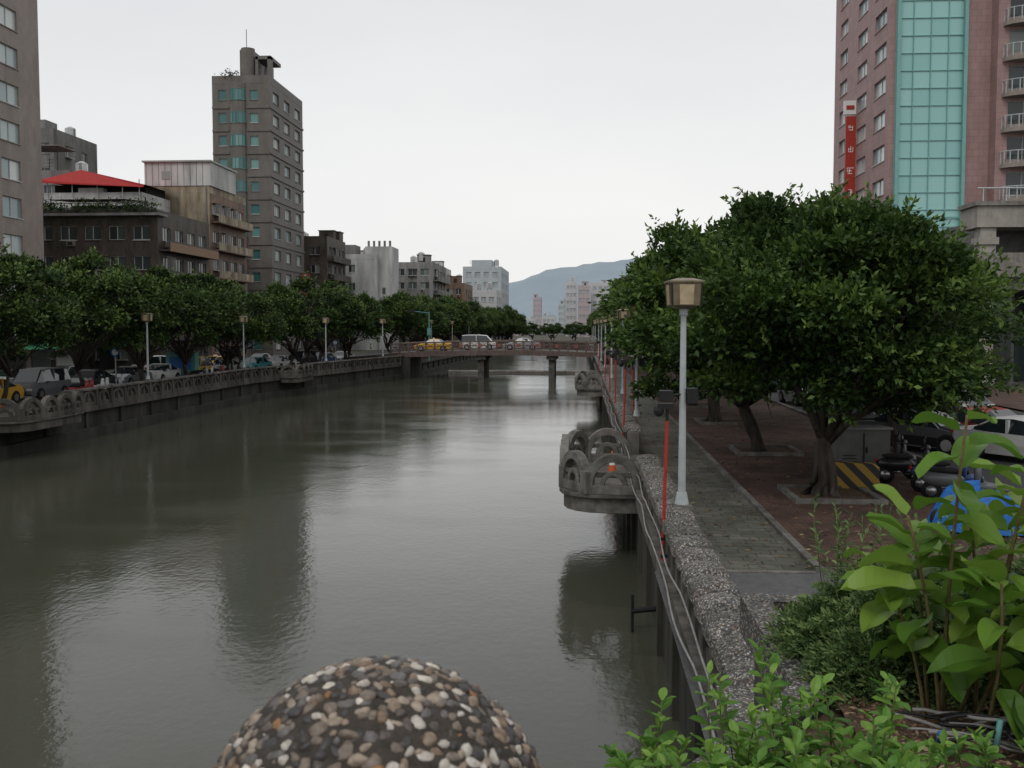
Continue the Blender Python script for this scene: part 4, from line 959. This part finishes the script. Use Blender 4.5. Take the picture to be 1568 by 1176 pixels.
juniper('juniper_shrub',2.6,5.35,.6,.55,.52,1300,2)
juniper('juniper_shrub',1.60,5.0,.34,.26,.2,600,3)
juniper('juniper_shrub',3.2,5.4,.6,.6,.45,600,4)
juniper('juniper_shrub',2.30,5.0,.36,.26,.3,600,5)
st=[]
for i in range(50):
    x=rs.uniform(1.4,2.6); y=rs.uniform(5.2,6.1); st.append((bent((x,y,4.25),(x+rs.normal(0,.1),y+rs.normal(0,.1),4.62+rs.uniform(.1,.35)),5),16))
leafy('low_shrub',st,junm,(.05,.09),.3,stem_g,9,.004,3,.3,.35)
# cables and pipes lying on the soil
mb=MB(); cab=M('grey_cable',(.27,.26,.245),(.14,.135,.125),8,.6)
for i in range(11):
    y=4.02+rs.uniform(0,.42); ph=rs.uniform(0,6); sl_=rs.uniform(-.12,.12); pts=[(x,y+sl_*(x-1.9)+.08*math.sin(x*3.3+ph)+.03*math.sin(x*9+ph),PZ+.05+rs.uniform(0,.01)+.06*abs(math.sin(x*4+ph))) for x in np.linspace(1.28+rs.uniform(0,.3),2.7,26)]
    mb.tube(pts,rs.uniform(.005,.011),cab if i%3 else metal_d,6)
for i in range(4):
    ph=rs.uniform(0,6); c=(1.62+.13*i,4.18+.06*math.sin(i*2)); pts=[(c[0]+(.13+.02*math.sin(3*a))*math.cos(a+ph),c[1]+.09*math.sin(a+ph),PZ+.09+.07*math.sin(a*.5+i)+.02*i) for a in np.linspace(0,5.0,24)]; mb.tube(pts,.008,cab if i%2 else metal_d,6)
mb.tube([(1.70,4.12,PZ+.05),(1.71,4.1,PZ+.2)],.012,tealp,6); mb.tube([(1.5,4.2,PZ+.05),(1.47,4.1,PZ+.14)],.01,sigb,6)
mb.build('cable_bundle',smooth=True)
def litter(name,n,x0,x1,y0,y1,z,size,stops,seed):
    rs=np.random.default_rng(seed); P=np.stack([rs.uniform(x0,x1,n),rs.uniform(y0,y1,n),np.full(n,z)+rs.uniform(0,.02,n)],1)
    D=rs.normal(size=(n,3)); D[:,2]*=.15; D=unit(D); S=unit(np.cross(D,np.array([0,0,1.])+rs.normal(size=(n,3))*.25)); L=(size*rs.uniform(.5,1.3,n))[:,None]; W=L*.3
    V=np.stack([P,P+D*L*.5+S*W,P+D*L,P+D*L*.5-S*W],1); quads_obj(name,V,rs.uniform(0,1,n),island_mat(name+'_mat',stops,.9))
litter('wood_chips',8500,1.22,3.4,3.5,6.0,PZ+.03,.028,[(0,(.21,.125,.07)),(.3,(.09,.055,.036)),(.55,(.30,.21,.135)),(.8,(.15,.08,.045))],1)
litter('fallen_leaves',3400,2.1,10.6,17.6,50,G+.02,.10,[(0,(.15,.09,.045)),(.4,(.08,.055,.033)),(.7,(.2,.14,.06)),(.9,(.24,.2,.07))],2)

# ------------------------------------------------------------ sky, sun, camera
wd=bpy.data.worlds.new("World"); scene.world=wd; wd.use_nodes=True; t=wd.node_tree; bg=t.nodes['Background']
sk=t.nodes.new('ShaderNodeTexSky'); sk.sky_type='NISHITA'; sk.sun_disc=False; sk.sun_elevation=R(50); sk.sun_rotation=R(20); sk.dust_density=4; sk.air_density=1
tc=t.nodes.new('ShaderNodeTexCoord'); sp=t.nodes.new('ShaderNodeSeparateXYZ'); t.links.new(tc.outputs['Generated'],sp.inputs[0])
gr=ramp(t,[(0.0,(9.2,9.2,9.1)),(.10,(9.0,9.0,9.0)),(.32,(7.7,7.75,7.95)),(1.0,(7.8,7.9,8.1))]); t.links.new(sp.outputs[2],gr.inputs[0])
mp=t.nodes.new('ShaderNodeMapping'); mp.inputs['Scale'].default_value=(1,1,3.5); t.links.new(tc.outputs['Generated'],mp.inputs[0])
cn=t.nodes.new('ShaderNodeTexNoise'); cn.inputs['Scale'].default_value=1.6; cn.inputs['Detail'].default_value=5; t.links.new(mp.outputs[0],cn.inputs['Vector'])
cr=ramp(t,[(.3,(.93,.935,.95)),(.7,(1.04,1.04,1.03))]); t.links.new(cn.outputs['Fac'],cr.inputs[0])
ml=t.nodes.new('ShaderNodeMixRGB'); ml.blend_type='MULTIPLY'; ml.inputs[0].default_value=1; t.links.new(gr.outputs[0],ml.inputs[1]); t.links.new(cr.outputs[0],ml.inputs[2])
mx=t.nodes.new('ShaderNodeMixRGB'); mx.inputs[0].default_value=.96; t.links.new(sk.outputs[0],mx.inputs[1]); t.links.new(ml.outputs[0],mx.inputs[2])
t.links.new(mx.outputs[0],bg.inputs['Color']); bg.inputs['Strength'].default_value=.1
sl=bpy.data.lights.new('sun','SUN'); sl.energy=.9; sl.angle=R(25); sl.color=(1,.97,.93); so=bpy.data.objects.new('sun',sl); COL.objects.link(so)
so.rotation_euler=(R(40),0,R(-20))
cd=bpy.data.cameras.new('camera'); cam=bpy.data.objects.new('camera',cd); COL.objects.link(cam)
cam.location=(0,0,6); cam.rotation_euler=(R(90-3.3),0,R(3.98)); cd.lens=35; cd.sensor_width=36; cd.clip_start=.05; cd.clip_end=9000
cd.dof.use_dof=True; cd.dof.focus_distance=35; cd.dof.aperture_fstop=16
scene.camera=cam
